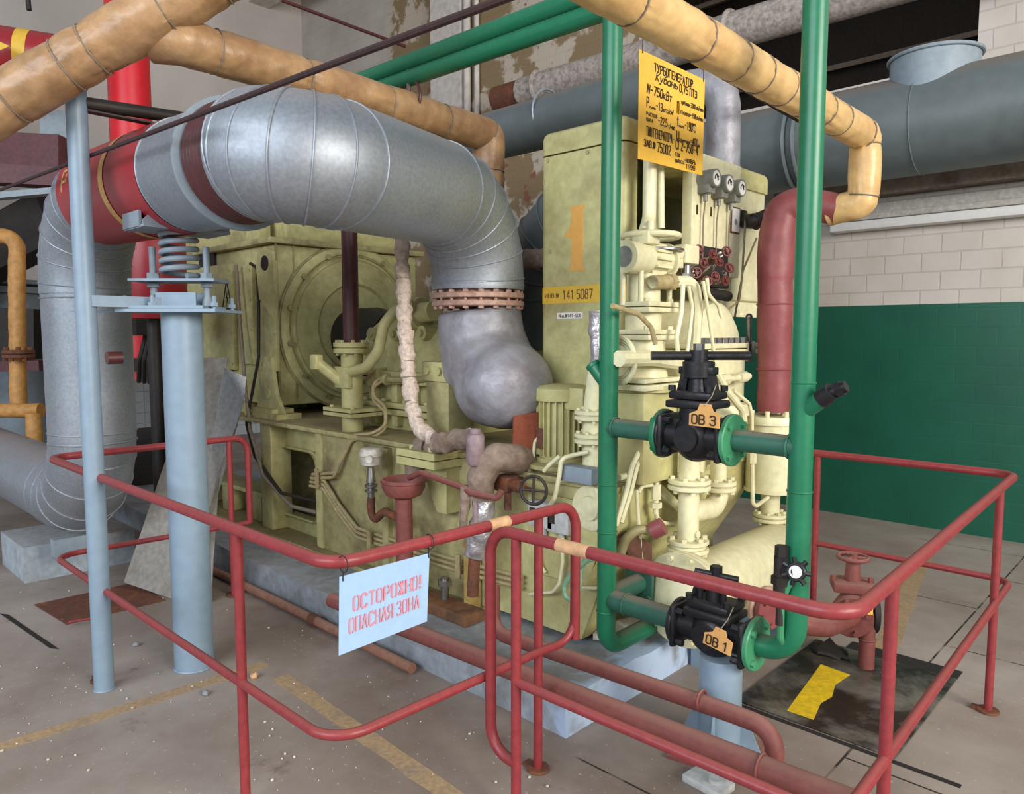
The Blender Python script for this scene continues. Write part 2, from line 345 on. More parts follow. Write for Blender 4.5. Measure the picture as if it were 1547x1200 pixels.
GLY = {'О':[_O], 'С':[[(1,.8),(1,.88),(.75,1),(.25,1),(0,.88),(0,.12),(.25,0),(.75,0),(1,.12),(1,.2)]],
 'Т':[[(0,1),(1,1)],[(.5,1),(.5,0)]], 'Р':[[(0,0),(0,1),(.75,1),(1,.88),(1,.6),(.75,.48),(0,.48)]], 'Ж':[[(.5,0),(.5,1)],[(0,0),(.5,.5),(1,0)],[(0,1),(.5,.5),(1,1)]],
 'Н':[[(0,0),(0,1)],[(1,0),(1,1)],[(0,.5),(1,.5)]], 'П':[[(0,0),(0,1),(1,1),(1,0)]], 'А':[[(0,0),(.5,1),(1,0)],[(.18,.32),(.82,.32)]],
 'Я':[[(1,0),(1,1),(.25,1),(0,.88),(0,.6),(.25,.48),(1,.48)],[(.5,.48),(0,0)]], 'З':[[(0,.86),(.25,1),(.75,1),(1,.88),(1,.62),(.7,.52),(.3,.52)],[(.7,.52),(1,.4),(1,.12),(.75,0),(.25,0),(0,.14)]],
 'У':[[(0,1),(.5,.4)],[(1,1),(.3,0),(.05,0)]], 'Б':[[(.95,1),(0,1),(0,0),(.75,0),(1,.12),(1,.42),(.75,.55),(0,.55)]], 'Г':[[(0,0),(0,1),(.95,1)]], 'Е':[[(1,1),(0,1),(0,0),(1,0)],[(0,.5),(.8,.5)]],
 'К':[[(0,0),(0,1)],[(1,1),(.05,.48),(1,0)]], 'В':[[(0,0),(0,1),(.7,1),(.92,.88),(.92,.64),(.7,.53),(0,.53)],[(.7,.53),(1,.4),(1,.12),(.75,0),(0,0)]], 'И':[[(0,1),(0,0),(1,1),(1,0)]],
 'Ь':[[(0,1),(0,0),(.75,0),(1,.12),(1,.4),(.75,.52),(0,.52)]], 'Ы':[[(0,1),(0,0),(.5,0),(.68,.12),(.68,.4),(.5,.52),(0,.52)],[(1,0),(1,1)]], 'М':[[(0,0),(0,1),(.5,.4),(1,1),(1,0)]],
 'Д':[[(0,-.12),(0,.04),(1,.04),(1,-.12)],[(.15,.04),(.3,1),(.85,1),(.85,.04)]], 'Х':[[(0,0),(1,1)],[(0,1),(1,0)]], 'Ч':[[(0,1),(0,.6),(.25,.48),(1,.48)],[(1,1),(1,0)]],
 'б':[[(.9,1),(.3,.9),(0,.6),(0,.12),(.25,0),(.75,0),(1,.12),(1,.45),(.75,.57),(.25,.57),(0,.45)]], 'а':[[(1,.62),(1,0)],[(1,.5),(.75,.62),(.25,.62),(0,.5),(0,.12),(.25,0),(.75,0),(1,.12)]], 'у':[[(0,.62),(.5,.05)],[(1,.62),(.4,-.25),(.1,-.25)]],
 'н':[[(0,0),(0,.62)],[(1,0),(1,.62)],[(0,.32),(1,.32)]], 'ь':[[(0,.62),(0,0),(.75,0),(1,.1),(1,.25),(.75,.34),(0,.34)]], 'к':[[(0,0),(0,.62)],[(1,.62),(.05,.3),(1,0)]], 'т':[[(0,.62),(1,.62)],[(.5,.62),(.5,0)]],
 'в':[[(0,0),(0,.62),(.7,.62),(.9,.5),(.7,.33),(0,.33)],[(.7,.33),(1,.2),(.75,0),(0,0)]], 'N':[[(0,0),(0,1),(1,0),(1,1)]], 't':[[(.5,1),(.5,.1),(.7,0),(.95,.05)],[(.1,.72),(.9,.72)]], 'n':[[(0,0),(0,1)],[(0,.85),(.3,1),(.75,1),(1,.85),(1,0)]],
 'U':[[(0,1),(0,.12),(.25,0),(.75,0),(1,.12),(1,1)]], '1':[[(.15,.8),(.55,1),(.55,0)]], '2':[[(0,.86),(.25,1),(.75,1),(1,.88),(1,.66),(0,0),(1,0)]], '4':[[(.75,0),(.75,1),(0,.3),(1,.3)]],
 '5':[[(.95,1),(.08,1),(.04,.56),(.7,.58),(1,.45),(1,.12),(.75,0),(.25,0),(0,.12)]], '7':[[(0,1),(1,1),(.4,0)]], '8':[[(.3,.53),(.06,.64),(.06,.88),(.3,1),(.7,1),(.94,.88),(.94,.64),(.7,.53),(.3,.53),(0,.4),(0,.12),(.25,0),(.75,0),(1,.12),(1,.4),(.7,.53)]],
 '9':[[(1,.5),(.75,.42),(.25,.42),(0,.55),(0,.88),(.25,1),(.75,1),(1,.88),(1,.12),(.75,0),(.2,0),(0,.1)]], '-':[[(.1,.48),(.9,.48)]], '=':[[(.05,.38),(.95,.38)],[(.05,.62),(.95,.62)]], ',':[[(.5,.08),(.3,-.18)]], '.':[[(.45,0),(.55,.07)]],
 '/':[[(0,-.1),(1,1.1)]], '!':[[(.5,1),(.5,.32)],[(.5,.1),(.5,0)]], '°':[[(.2,.75),(.2,1),(.7,1),(.7,.75),(.2,.75)]], '²':[[(.1,.95),(.4,1.05),(.7,.95),(.1,.6),(.75,.6)]], '№':[[(0,0),(0,1),(.6,0),(.6,1)],[(.75,.4),(.75,.8),(1,.8),(1,.4),(.75,.4)],[(.72,.22),(1,.22)]]}
for k, q in (('0','О'),('3','З'),('P','Р'),('C','С')): GLY[k] = GLY[q]
def TX(s, o, ux, uy, w, h, m, parent, name='lettering', th=.0012, slant=0., sw=.13, stencil=False):
    """hand painted block lettering fitted into a w x h box whose lower left corner is o"""
    ux, uy = V(ux).normalized(), V(uy).normalized(); nn = ux.cross(uy); o = V(o); mb = MB()
    adv = [(.45 if ch in ' .,!°' else 1.) for ch in s]; tot = sum(adv); cell = w/tot; x = 0.; hw = min(sw*h, .2*cell)/2; zk = 0.
    for ch, ad in zip(s, adv):
        g = GLY.get(ch) or GLY.get(ch.upper()) or []; low = ch.islower() and ch not in GLY
        lw = cell*ad*.74-2*hw*.3; lh = (h-2*hw)*(.66 if low else 1.)
        for pl in g:
            for p, q in zip(pl, pl[1:]):
                segs = [(p, q)]
                if stencil and abs(p[1]-q[1]) < .01 and abs(p[0]-q[0]) > .3 and ch not in 'ТС':
                    a_, b_ = (p, q) if p[0] < q[0] else (q, p); segs = [(a_, (max(a_[0]+.02, .27), a_[1])), ((min(b_[0]-.02, .73), b_[1]), b_)]
                for a, b in segs:
                    A = V((x+cell*ad*.1+hw+a[0]*lw+slant*a[1]*lh, hw+a[1]*lh, 0)); B_ = V((x+cell*ad*.1+hw+b[0]*lw+slant*b[1]*lh, hw+b[1]*lh, 0))
                    d = B_-A
                    if d.length < 1e-6: continue
                    d.normalize(); sd = V((-d.y, d.x, 0))*hw; e = d*hw*(.6 if not stencil else .35)
                    c4 = [A-e-sd, B_+e-sd, B_+e+sd, A-e+sd]; zk += 4e-5; f = [o+ux*c.x+uy*c.y+nn*(zk % 8e-4) for c in c4]
                    mb.add([c-nn*th*.5 for c in f]+[c+nn*th*.5 for c in f], [(3,2,1,0),(4,5,6,7),(0,1,5,4),(1,2,6,5),(2,3,7,6),(3,0,4,7)])
        x += cell*ad
    me_mb = B(name, mb, m, parent); return me_mb
def copy_tree(o, loc=None, parent=None, rot=None):
    c = o.copy(); COL.objects.link(c)
    if parent: c.parent = parent
    if loc is not None: c.location = V(loc)
    if rot is not None: c.rotation_euler = rot
    for ch in list(o.children): copy_tree(ch, None, c)
    return c
X, Y, Z = V((1,0,0)), V((0,1,0)), V((0,0,1))
# ================================================================== SETTING
WY, WX, CEIL = 6.95, -11.6, 7.3
ST('floor', MB().bx(WX-.2, 4.5, -4.5, 7.2, -.12, 0), FLOORM)
ST('wall_back', MB().bx(WX, -4.75, WY, WY+.3, 0, CEIL).bx(-4.75, -1.55, WY, WY+.3, 0, 3.83).bx(-1.55, 4.5, WY, WY+.3, 0, CEIL), BACKWALL)
ST('wall_left', MB().bx(WX-.2, WX, -4.5, WY+.3, 0, CEIL), LEFTWALL)
c = MB().bx(WX-.2, -6.0, 2.0, WY+.3, CEIL, CEIL+.15)
for i in range(3): c.bx(WX, -6.0, 2.6+i*1.7, 2.95+i*1.7, CEIL-.35, CEIL)
ST('ceiling', c, PLASTER)
r = MB().bx(-6.0, -.6, 9.4, 9.5, 3.6, 7.4).bx(-6, -5.9, WY+.3, 9.4, 3.6, 7.4).bx(-.7, -.6, WY+.3, 9.4, 3.6, 7.4).bx(-6, -.6, WY+.3, 9.4, 3.5, 3.6).bx(-6, -.6, WY+.3, 9.4, 7.3, 7.4)
for i in range(5): r.bx(-5.9, -.7, 9.34, 9.4, 4.2+i*.62, 4.26+i*.62)
ST('wall_recess', r, mat('dark_brown_slabs', (120,104,88), .85, 0, .5, (92,78,66), 1.5))
ST('trim_1', MB().bx(-8.1, -7.5, WY-.12, WY+.05, 0, CEIL).cyl((-7.42, WY-.06, 0), (-7.42, WY-.06, CEIL), .05).cyl((-7.25, WY-.05, 0), (-7.25, WY-.05, CEIL), .035), PLASTER)
zl = W(1400, 290, y=WY-.15).z
ST('trim_2', MB().bx(-3.1, 4.5, WY-.2, WY+.05, zl+.02, zl+.2), mat('sooty_ledge', (150,138,126), .8, 0, .9, (98,84,70), 6, .2, 25))
L0 = W(1252, 344, y=WY-.1); lampx = L0.x
lf = T('wall_light', 'long off-white strip light on back wall under the ledge', 'light', (lampx+1.9, WY, L0.z))
B('housing', MB().bx(lampx+.02, 3.2, WY-.1, WY-.001, L0.z+.08, L0.z+.17, .01).bx(lampx, 3.2, WY-.16, WY-.03, L0.z+.03, L0.z+.08, .008), OFFWHITE, lf)
B('diffuser', MB().bx(lampx+.02, 3.2, WY-.14, WY-.001, L0.z-.05, L0.z+.029, .015), WHITE, lf)
# painted marks on the floor
def stripe(a, b, w, m, label):
    a, b = V(a), V(b); d = (b-a).normalized(); s = V((-d.y, d.x, 0))*w/2; n = 14; poly = []
    for i in range(n+1): poly.append(a.lerp(b, i/n)+s*(1+random.uniform(-.12,.12)))
    for i in range(n, -1, -1): poly.append(a.lerp(b, i/n)-s*(1+random.uniform(-.12,.12)))
    mb = MB().slab([V((p.x, p.y, .0005)) for p in poly[::-1]], .0012)
    return TB('floor_stripe', mb, m, label, 'floor marking')
stripe((-3.47, .2, 0), (-3.38, 1.74, 0), .085, OCHRE_FADED, 'faded ochre stripe on floor past foot of thick blue column')
stripe((-3.2, 1.72, 0), (-1.5, 1.66, 0), .085, OCHRE_FADED, 'faded ochre stripe on floor below the pale blue warning sign')
stripe(W(1330, 1000, z=0), W(1400, 830, z=0), .11, OCHRE_FADED, 'faded ochre stripe on floor behind the red floor valve')
g1, g2 = W(0, 928, z=0), W(75, 980, z=0)
ST('trim_3', MB().slab([g1+V((0,0,.002)), g2+V((0,0,.002)), g2+V((.05,.03,.002)), g1+V((.05,.03,.002))][::-1], -.001), SOOT)
# floor plates near the valve pit
hp = T('floor_plate', 'oil stained dark steel floor plate with a yellow painted strip', 'floor plate', (-1.2, 3.45, 0))
B('plate', MB().bx(-1.5, -.83, 3.02, 3.94, .0005, .008, .002), HATCH, hp)
q = [W(px, py, z=.0085) for px, py in ((1189,1074),(1229,1088),(1240,1063),(1257,1053),(1262,1035),(1284,1020),(1240,1004))]
B('yellow_strip', MB().slab(q, .0012), YELLOW_FLOOR, hp, 'bright yellow worn painted strip')
ST('trim_4', MB().bx(-1.5, -.6, 2.985, 3.012, .0005, .002).bx(-1.35, -.83, 3.95, 4.06, .0005, .002), SOOT)
tp = T('access_plate', 'flat rusty access plate with a bar handle in the left floor', 'floor plate', W(190, 915, z=0))
q = [W(px, py, z=.001) for px, py in ((52,915),(100,944),(250,908),(200,882))]
B('plate', MB().slab(q, .006), RUST, tp)
B('handle', MB().tube([W(103,942,z=.02), W(106,940,z=.035), W(143,934,z=.035), W(146,934,z=.02)], .007, .01), RED_RAIL, tp)
rb = MB()
for i in range(170):
    p = W(random.uniform(0, 860), random.uniform(890, 1198), z=0)
    if p.x < -1.9 and p.y > 2.15: continue
    r_ = random.choice((.002,.003,.003,.004,.006)); rb.ball((p.x, p.y, r_*.6), r_, (1, random.uniform(.7,1.3), .7), 6, 4, .4, 90)
o = TB('plaster_crumbs', rb, CHIP, 'pale crumbs of fallen plaster strewn over the floor', 'debris'); o['kind'] = 'stuff'
for (px, py, r_, lb, m) in ((206, 976, .016, 'small grey pebble on floor between the two pale blue supports', CONCRETE), (310, 1050, .017, 'grey pebble right of the foot of thick blue column', CONCRETE), (384, 1024, .02, 'tan crumbly lump on floor right of the front railing post', TAPE)):
    p = W(px, py, z=0); TB('pebble', MB().ball((p.x, p.y, r_*.6), r_, (1.2, 1, .7), 12, 8, .5, 60), m, lb, 'pebble')
# concrete plinth under the machine
def rough_box(x0, x1, y0, y1, z1, m, nm, label, cat):
    bm = bmesh.new(); bmesh.ops.create_cube(bm, size=1); bmesh.ops.scale(bm, vec=(x1-x0, y1-y0, z1), verts=bm.verts); bmesh.ops.translate(bm, vec=((x0+x1)/2, (y0+y1)/2, z1/2), verts=bm.verts)
    for _ in range(6): 
        es = [e for e in bm.edges if e.calc_length() > .14]
        if es: bmesh.ops.subdivide_edges(bm, edges=es, cuts=1, use_grid_fill=True)
    bm.verts.index_update()
    for v in bm.verts:
        if v.co.z > .01: v.co += V((mnoise.noise(v.co*5), mnoise.noise(v.co*5+V((9,0,0))), mnoise.noise(v.co*6+V((0,9,0)))*.6))*.022
    mb = MB().add([v.co for v in bm.verts], [[v.index for v in f.verts] for f in bm.faces]); bm.free()
    return TB(nm, mb, m, label, cat)
rough_box(-7.6, -1.85, 2.25, 4.2, .17, PLINTH, 'machine_plinth', 'stained concrete plinth under the machine with blue painted right end', 'plinth')

# ================================================================== RAILINGS
def railing(name, label, top, mid, posts, r=.0195, rm=.0158, feet=True):
    t = T(name, label, 'railing', (posts[0][0], posts[0][1], 0))
    B('top_rail', MB().tube(top, r, .09, 14, 8), RED_RAIL, t); B('mid_rail', MB().tube(mid, rm, .09, 12, 8), RED_RAIL, t)
    for x, y, h in posts:
        p = B('post', MB().cyl((x, y, 0), (x, y, h), .017, n=16), RED_RAIL, t)
        B('foot_plate', MB().disc((x, y, .006), Z, .045, .011, 12).box((x-.035, y, .005), (.06, .04, .009)), RUST, p)
    return t
RA = railing('railing', 'red tube railing carrying the pale blue warning sign at front left',
    [(-1.76,2.19,.47), (-1.76,2.19,1.0), (-1.78,1.12,1.0), (-4.43,1.10,1.0), (-4.43,2.2,1.0), (-4.43,2.2,.45)],
    [(-1.775,2.0,.47), (-1.77,2.19,.46), (-1.76,2.19,.56)], [(-1.79,2.01,.985), (-2.34,1.117,.985), (-3.78,1.105,.985), (-4.43,2.08,.985)])
B('mid_rail', MB().tube([(-1.775,2.01,.47), (-1.79,1.12,.47), (-4.43,1.10,.47), (-4.43,2.2,.45)], .0158, .12, 12, 8), RED_RAIL, RA)
RB = railing('railing', 'red tube railing around the valve end at right',
    [(-1.63,1.72,.22), (-1.75,1.72,.22), (-1.75,1.72,1.0), (-.585,1.73,1.0), (-.66,4.05,1.0), (-1.6,4.06,1.0)],
    [(-1.63,1.72,.5), (-.59,1.74,.5), (-.655,4.05,.5), (-1.57,4.06,.5)], [(-1.63,1.72,.985), (-.6,2.09,.985), (-.655,3.7,.985), (-1.57,4.06,.985)])
def band(parent, a, b, r): B('tape_band', MB().cyl(a, b, r, n=14), TAPE, parent, 'tan tape wound round the rail')
pa = W(752, 790, x=-1.77).y; band(RA, (-1.768, pa-.045, 1.0), (-1.767, pa+.045, 1.0), .021)
pb = W(866, 830, y=1.722).x; band(RB, (pb-.06, 1.7225, 1.0), (pb+.06, 1.7245, 1.0), .021)

# pale blue warning sign wired to the rail
sx = -1.772; c4 = [W(px, py, x=sx) for px, py in ((512,991),(645,939),(649,836),(513,872))]
ym, yM = (c4[0].y+c4[3].y)/2, (c4[1].y+c4[2].y)/2; z0, z1 = (c4[0].z+c4[1].z)/2, (c4[2].z+c4[3].z)/2
ws = T('warning_sign', 'pale blue tin sign with faded red stencilled warning, wired to railing', 'sign', (sx, (ym+yM)/2, z0))
B('sign_plate', MB().slab(c4, -.002), mat('sky_blue_tin', (160,192,224), .45, 0, .15, (160,188,212), 6, fine=.05), ws)
uy_ = (c4[1]-c4[0]).normalized(); uz_ = (c4[3]-c4[0]).normalized(); ww = (c4[1]-c4[0]).length; hh = (c4[3]-c4[0]).length; off = V((.003,0,0))
def stencil(s, u0, v0, w, h): TX(s, c4[0]+uy_*ww*u0+uz_*hh*v0+off*.6, uy_, uz_, ww*w, hh*h, PINKINK, ws, stencil=True, sw=.15)
stencil('ОСТОРОЖНО!', .13, .5, .79, .2); stencil('ОПАСНАЯ ЗОНА', .09, .23, .81, .2)
for k in (0, 1):
    p = c4[3].lerp(c4[2], .03 if k == 0 else .985) + V((.002, 0, -.008))
    B('wire', MB().torus((sx+.004, p.y, 1.0), Y, .0235, .0018, 20, 6).tube([(sx+.002, p.y, .979), (sx+.002, p.y, p.z-.006)], .0018, 0, 6), DARK, ws)

# ================================================================== BIG SILVER DUCT
DY, DX, DZ, DR = 1.48, -2.95, 2.40, .25
FY = 2.81
def dz(x): return 2.42-.033*(x+4.98)
dk = T('exhaust_duct', 'large silver exhaust duct bending over the generator and down to its flange', 'duct', (-5.0, DY, .3))
def ducting(name, pts, fil, m, seg=6, rings=True, r=DR, extra=()):
    p = fillet(pts, fil, seg); mb = MB().sweep(p, r, 40, False)
    if rings:
        for i in range(1, len(p)-1):
            t = (p[i+1]-p[i-1]).normalized(); mb.torus(p[i], t, r+.001, .0045, 44, 6)
    for q, t in extra: mb.torus(q, t, r+.001, .005, 44, 6)
    return B(name, mb, m, dk)
bx0 = -2.84
ducting('riser', [(-4.98,DY,1.9), (-4.98,DY,.6), (-8.2,DY,.6)], .46, GALV, 5, True, DR-.01, [(V((-4.98,DY,1.86)), Z), (V((-4.98,DY,1.0)), Z), (V((-5.6,DY,.6)), X), (V((-6.6,DY,.6)), X)])
ducting('upper_elbow', [(-4.98,DY,1.885), (-4.98,DY,2.42), (-4.2,DY,dz(-4.2))], .46, GALV, 5, True, DR-.005)
x2, xg = -3.42, -3.84
rs = B('red_section', MB().sweep([(-4.54,DY,dz(-4.54)), (x2,DY,dz(x2))], DR+.006, 44, False), RED_DUCT, dk, 'crimson painted length of the duct')
B('gold_band', MB().sweep([(xg-.03,DY,dz(xg-.03)), (xg+.03,DY,dz(xg+.03))], DR+.009, 44, False), GOLD, rs)
gm = MB()
for (x_, a0, a1, w_) in ((-4.44,-.05,.42,.014), (-4.42,.36,.42,.07), (-4.41,.12,.18,.05), (-4.37,.12,.3,.014)):
    pts = [V((x_, DY-math.cos(a0+(a1-a0)*k/8)*(DR+.0065), dz(x_)+math.sin(a0+(a1-a0)*k/8)*(DR+.0065))) for k in range(9)]
    gm.add([p+V((sx_*w_/2, 0, 0)) for p in pts for sx_ in (-1, 1)] , [(2*k, 2*k+1, 2*k+3, 2*k+2) for k in range(8)])
B('gold_mark', gm, GOLD, rs)
ducting('straight_section', [(x2-.002,DY,dz(x2)), (bx0-.14,DY,dz(bx0))], 0, GALV, 1, False, DR, [(V((x2+.004,DY,dz(x2))), X)])
B('collar', MB().lathe((bx0-.16,DY,dz(bx0)), X, [(DR,0),(DR+.02,.006),(DR+.02,.02),(DR-.02,.026)], 44, False), BLUEGREY, dk)
bl = MB()
for i in range(7): bl.torus((bx0-.115+i*.03, DY, dz(bx0)), X, DR-.022, .02, 44, 10)
B('bellows', bl, MAROON, dk, 'brown rubber expansion joint')
ducting('main_bend', [(bx0+.075,DY,dz(bx0)), (-2.52,1.47,2.315), (DX,FY,2.35), (DX,FY,1.9)], [.42, .40], GALV, 5, True, DR, [(V((bx0+.085,DY,dz(bx0))), X)])
fz = W(722, 456, x=DX).z
B('end_collar', MB().lathe((DX,FY,fz+.06), Z, [(DR-.03,0),(DR,.0),(DR+.004,.03),(DR,.04)], 44, False), GALV, dk)
fl = B('flange', MB().disc((DX,FY,fz+.028), Z, DR+.002, .028, 48).disc((DX,FY,fz-.014), Z, DR+.002, .028, 48).cyl((DX,FY,fz-.032), (DX,FY,fz+.1), DR-.045, n=40), FLANGE_PINK, dk, 'rust streaked pair of flanges')
for i in range(18):
    a = 2*math.pi*i/18; p = V((DX+math.cos(a)*(DR-.02), FY+math.sin(a)*(DR-.02), fz))
    B('bolt', MB().cyl(p+V((0,0,-.044)), p+V((0,0,.06)), .008, n=8).bolt(p+V((0,0,.042)), Z, .016, .014).bolt(p+V((0,0,-.028)), -Z, .016, .014), FLANGE_PINK, fl)
cp = W(164, 541, y=DY-.24); B('plug', MB().cyl(cp+V((.0,.06,0)), cp+V((0.0,-.008,0)), .03, n=16), MAROON, dk, 'brown inspection plug')

# lagged exhaust casing below the flange
ec = T('exhaust_casing', 'silver lagged turbine exhaust casing bulging below the rusty flange', 'exhaust casing', (DX+.05, 3.0, 1.1))
cb = W(766, 583, d=3.82)
lg = B('lagging', MB().sweep(resample([V((DX,FY,fz-.034)), V((DX+.01,FY+.02,1.62)), V((DX+.06,FY+.04,1.44))], .03), lambda u: .228+.03*u, 48, True, .05, 7).ball(V((DX+.13,FY-.01,1.47)), .25, (1,1,.8), 40, 24, .05, 6).ball(cb, .24, (1.0,1.0,.95), 40, 24, .05, 6).ball(cb+V((-.12,.04,-.02)), .225, (1,1,.95), 40, 24, .05, 6).ball(cb+V((-.06,.1,.0)), .22, (1,1,1), 30, 20), LAG, ec)
md = lg.modifiers.new('Remesh', 'REMESH'); md.mode = 'VOXEL'; md.voxel_size = .016; md.use_smooth_shade = True
md = lg.modifiers.new('Smooth', 'SMOOTH'); md.factor = .5; md.iterations = 24
# ================================================================== SPRING COLUMN
cx_, cy_ = -3.62, 1.485
sc_ = T('support_column', 'thick pale blue steel column with spring hanger under the silver duct', 'support column', (cx_, cy_, 0))
zt = W(275, 474, d=3.7).z
B('shaft', MB().cyl((cx_,cy_,0), (cx_,cy_,zt), .092, n=36).torus((cx_,cy_,.004), Z, .094, .006, 32, 6), PALEBLUE, sc_)
RA_ = math.atan2(RGT.y, RGT.x); FR = V((-RGT.y, RGT.x, 0))
def cl(u, v, z): return V((cx_, cy_, z)) + RGT*u - FR*v
B('cap_plate', MB().box((cx_,cy_,zt+.007), (.46,.34,.014), RA_).box(cl(.0,.02,zt+.022), (.34,.28,.014), RA_).box(cl(-.3,.12,zt+.004), (.3,.06,.01), RA_), PALEBLUE, sc_)
B('guide_channel', MB().box(cl(0,.05,zt+.062), (.19,.012,.064), RA_).box(cl(0,-.05,zt+.062), (.19,.012,.064), RA_).box(cl(0,0,zt+.036), (.19,.1,.01), RA_), PALEBLUE, sc_)
zp = W(275, 427, d=3.65).z
B('spring_plate', MB().box((cx_,cy_,zp), (.4,.2,.012), RA_), PALEBLUE, sc_)
for u in (-.128, .128):
    p, q = cl(u,0,zt+.02), cl(u,0,zp)
    B('stud', MB().cyl(p, q+V((0,0,.16)), .016, n=14).bolt(q+V((0,0,.007)), Z, .03, .03).bolt(q+V((0,0,-.03)), Z, .03, .02).cyl(p, p+V((0,0,.055)), .03, .02, 14), BLUEGREY, sc_)
for u, v in ((-.2,.13), (.2,.1), (-.07,.14), (.2,-.12)):
    p = cl(u,v,zt); B('bolt', MB().cyl(p, p+V((0,0,.075)), .009, n=10).bolt(p+V((0,0,.026)), Z, .018, .018), PALEBLUE, sc_)
zs = W(272, 352, d=3.6).z; hp_ = []
for i in range(5*20+1):
    a = 2*math.pi*i/20; hp_.append(V((cx_+.078*math.cos(a), cy_+.078*math.sin(a), zp+.02+(zs-zp-.03)*i/100)))
B('coil_spring', MB().sweep(hp_, .0135, 10), BLUEGREY, sc_, 'grey coil spring')
sd = [( -.2,0),(.2,0),(.2,.02)] + [(DR*math.sin(a), DZ-zs-DR*math.cos(a)) for a in [math.radians(t) for t in (38,25,12,0,-12,-25,-38)]] + [(-.2,.02)]
B('saddle', MB().prism(sd, (cx_+.1,cy_,zs), Y, Z, .012).prism(sd, (cx_-.1,cy_,zs), Y, Z, .012).box((cx_,cy_,zs-.004), (.24,.4,.012)).box((cx_-.02,cy_-.2,zs+.03), (.2,.012,.07)), BLUEGREY, sc_)
# slim post and frame bars
gp = T('slim_post', 'slim pale blue post left of the thick spring column', 'post', (-3.68, 1.09, 0))
B('shaft', MB().cyl((-3.68,1.09,0), (-3.68,1.09,2.76), .043, n=24).torus((-3.68,1.09,.003), Z, .044, .005, 24, 6), PALEBLUE, gp)
B('bracket_bar', MB().bx(-3.66, -3.63, 1.1, 1.42, zt+.02, zt+.07), PALEBLUE, gp)
TB('frame_beam', MB().tube([(-3.68,1.1,2.66), (-3.68,1.62,2.69)], .03, 0, 12).box((-3.68,1.36,2.63),(.05,.5,.008)), DARK, 'short dark beam from slim post top towards the silver duct', 'beam')
ra0, ra1 = W(0, 287, y=1.14), W(752, 2, y=1.14)
TB('angle_bar', MB().tube([ra0+(ra0-ra1)*.1, ra1+(ra1-ra0)*.15], .0095, 0, 8), RUSTY_BAR, 'long thin rusty bar crossing in front of the silver duct', 'bar')
# ================================================================== MACHINE: BASE FRAME
bf = T('base_frame', 'yellow-green welded base frame with a rounded window in its side', 'machine base', (-4.4, 3.3, .17))
DK = 1.02
B('deck', MB().bx(-6.7, -2.9, 2.64, 4.1, DK-.03, DK, .004), OLIVE_DIRTY, bf)
B('bottom_flange', MB().bx(-6.7, -2.76, 2.6, 2.9, .172, .2).bx(-6.7, -2.76, 3.9, 4.1, .172, .2), OLIVE_DIRTY, bf)
w0, w1 = W(424, 680, y=2.8), W(487, 775, y=2.8); wx0, wx1 = w0.x, w1.x; wz1, wz0 = W(455, 678, y=2.8).z, W(455, 783, y=2.8).z
B('window_web', MB().bx(-5.1, wx0, 2.79, 2.81, .2, DK-.03).bx(wx1, -4.34, 2.79, 2.81, .2, DK-.03).bx(wx0, wx1, 2.79, 2.81, .2, wz0).bx(wx0, wx1, 2.79, 2.81, wz1, DK-.03), OLIVE, bf)
lipp = fillet([((wx0+wx1)/2,2.78,wz1-.005), (wx1,2.78,wz1-.005), (wx1,2.78,wz0+.005), (wx0,2.78,wz0+.005), (wx0,2.78,wz1-.005), ((wx0+wx1)/2-.001,2.78,wz1-.005)], .1, 6)
lip = MB()
lv = []; 
for p in lipp: lv += [p+V((0,-.03,0)), p+V((0,.09,0))]
lip.add(lv, [(2*i, 2*i+1, 2*i+3, 2*i+2) for i in range(len(lipp)-1)]).sweep(lipp, .012, 8, False)
B('window_lip', lip, OLIVE, bf)
for (xa, xb) in ((-5.16,-5.0), (-4.40,-4.32)): B('stiffener', MB().bx(xa, xb, 2.66, 2.83, .2, DK-.03, .012), OLIVE, bf)
B('side_plate', MB().bx(-4.32, -2.75, 2.675, 2.695, .2, DK-.03, .004).bx(-3.62, -3.56, 2.64, 2.68, .2, DK-.05), OLIVE_DIRTY, bf)
B('far_side', MB().bx(-6.7, -2.78, 4.05, 4.08, .2, DK-.03), OLIVE_DIRTY, bf)
B('inner_web', MB().bx(-5.9, -4.2, 3.5, 3.52, .2, DK-.03).bx(-5.16, -5.14, 2.83, 3.5, .2, DK-.03), OLIVE_DIRTY, bf)
B('low_ledge', MB().bx(-6.6, -5.16, 2.72, 2.95, .4, .43).bx(-6.5, -6.3, 2.74, 2.9, .2, .4).bx(-5.95, -5.8, 2.72, 2.9, .2, .4, .01).bx(-5.45, -5.28, 2.72, 2.9, .2, .4, .01), OLIVE, bf)
B('gusset', MB().prism([(0,0),(.34,0),(.1,-.62),(0,-.62)], (-6.6,2.78,1.0), X, Z, .02), OLIVE, bf)
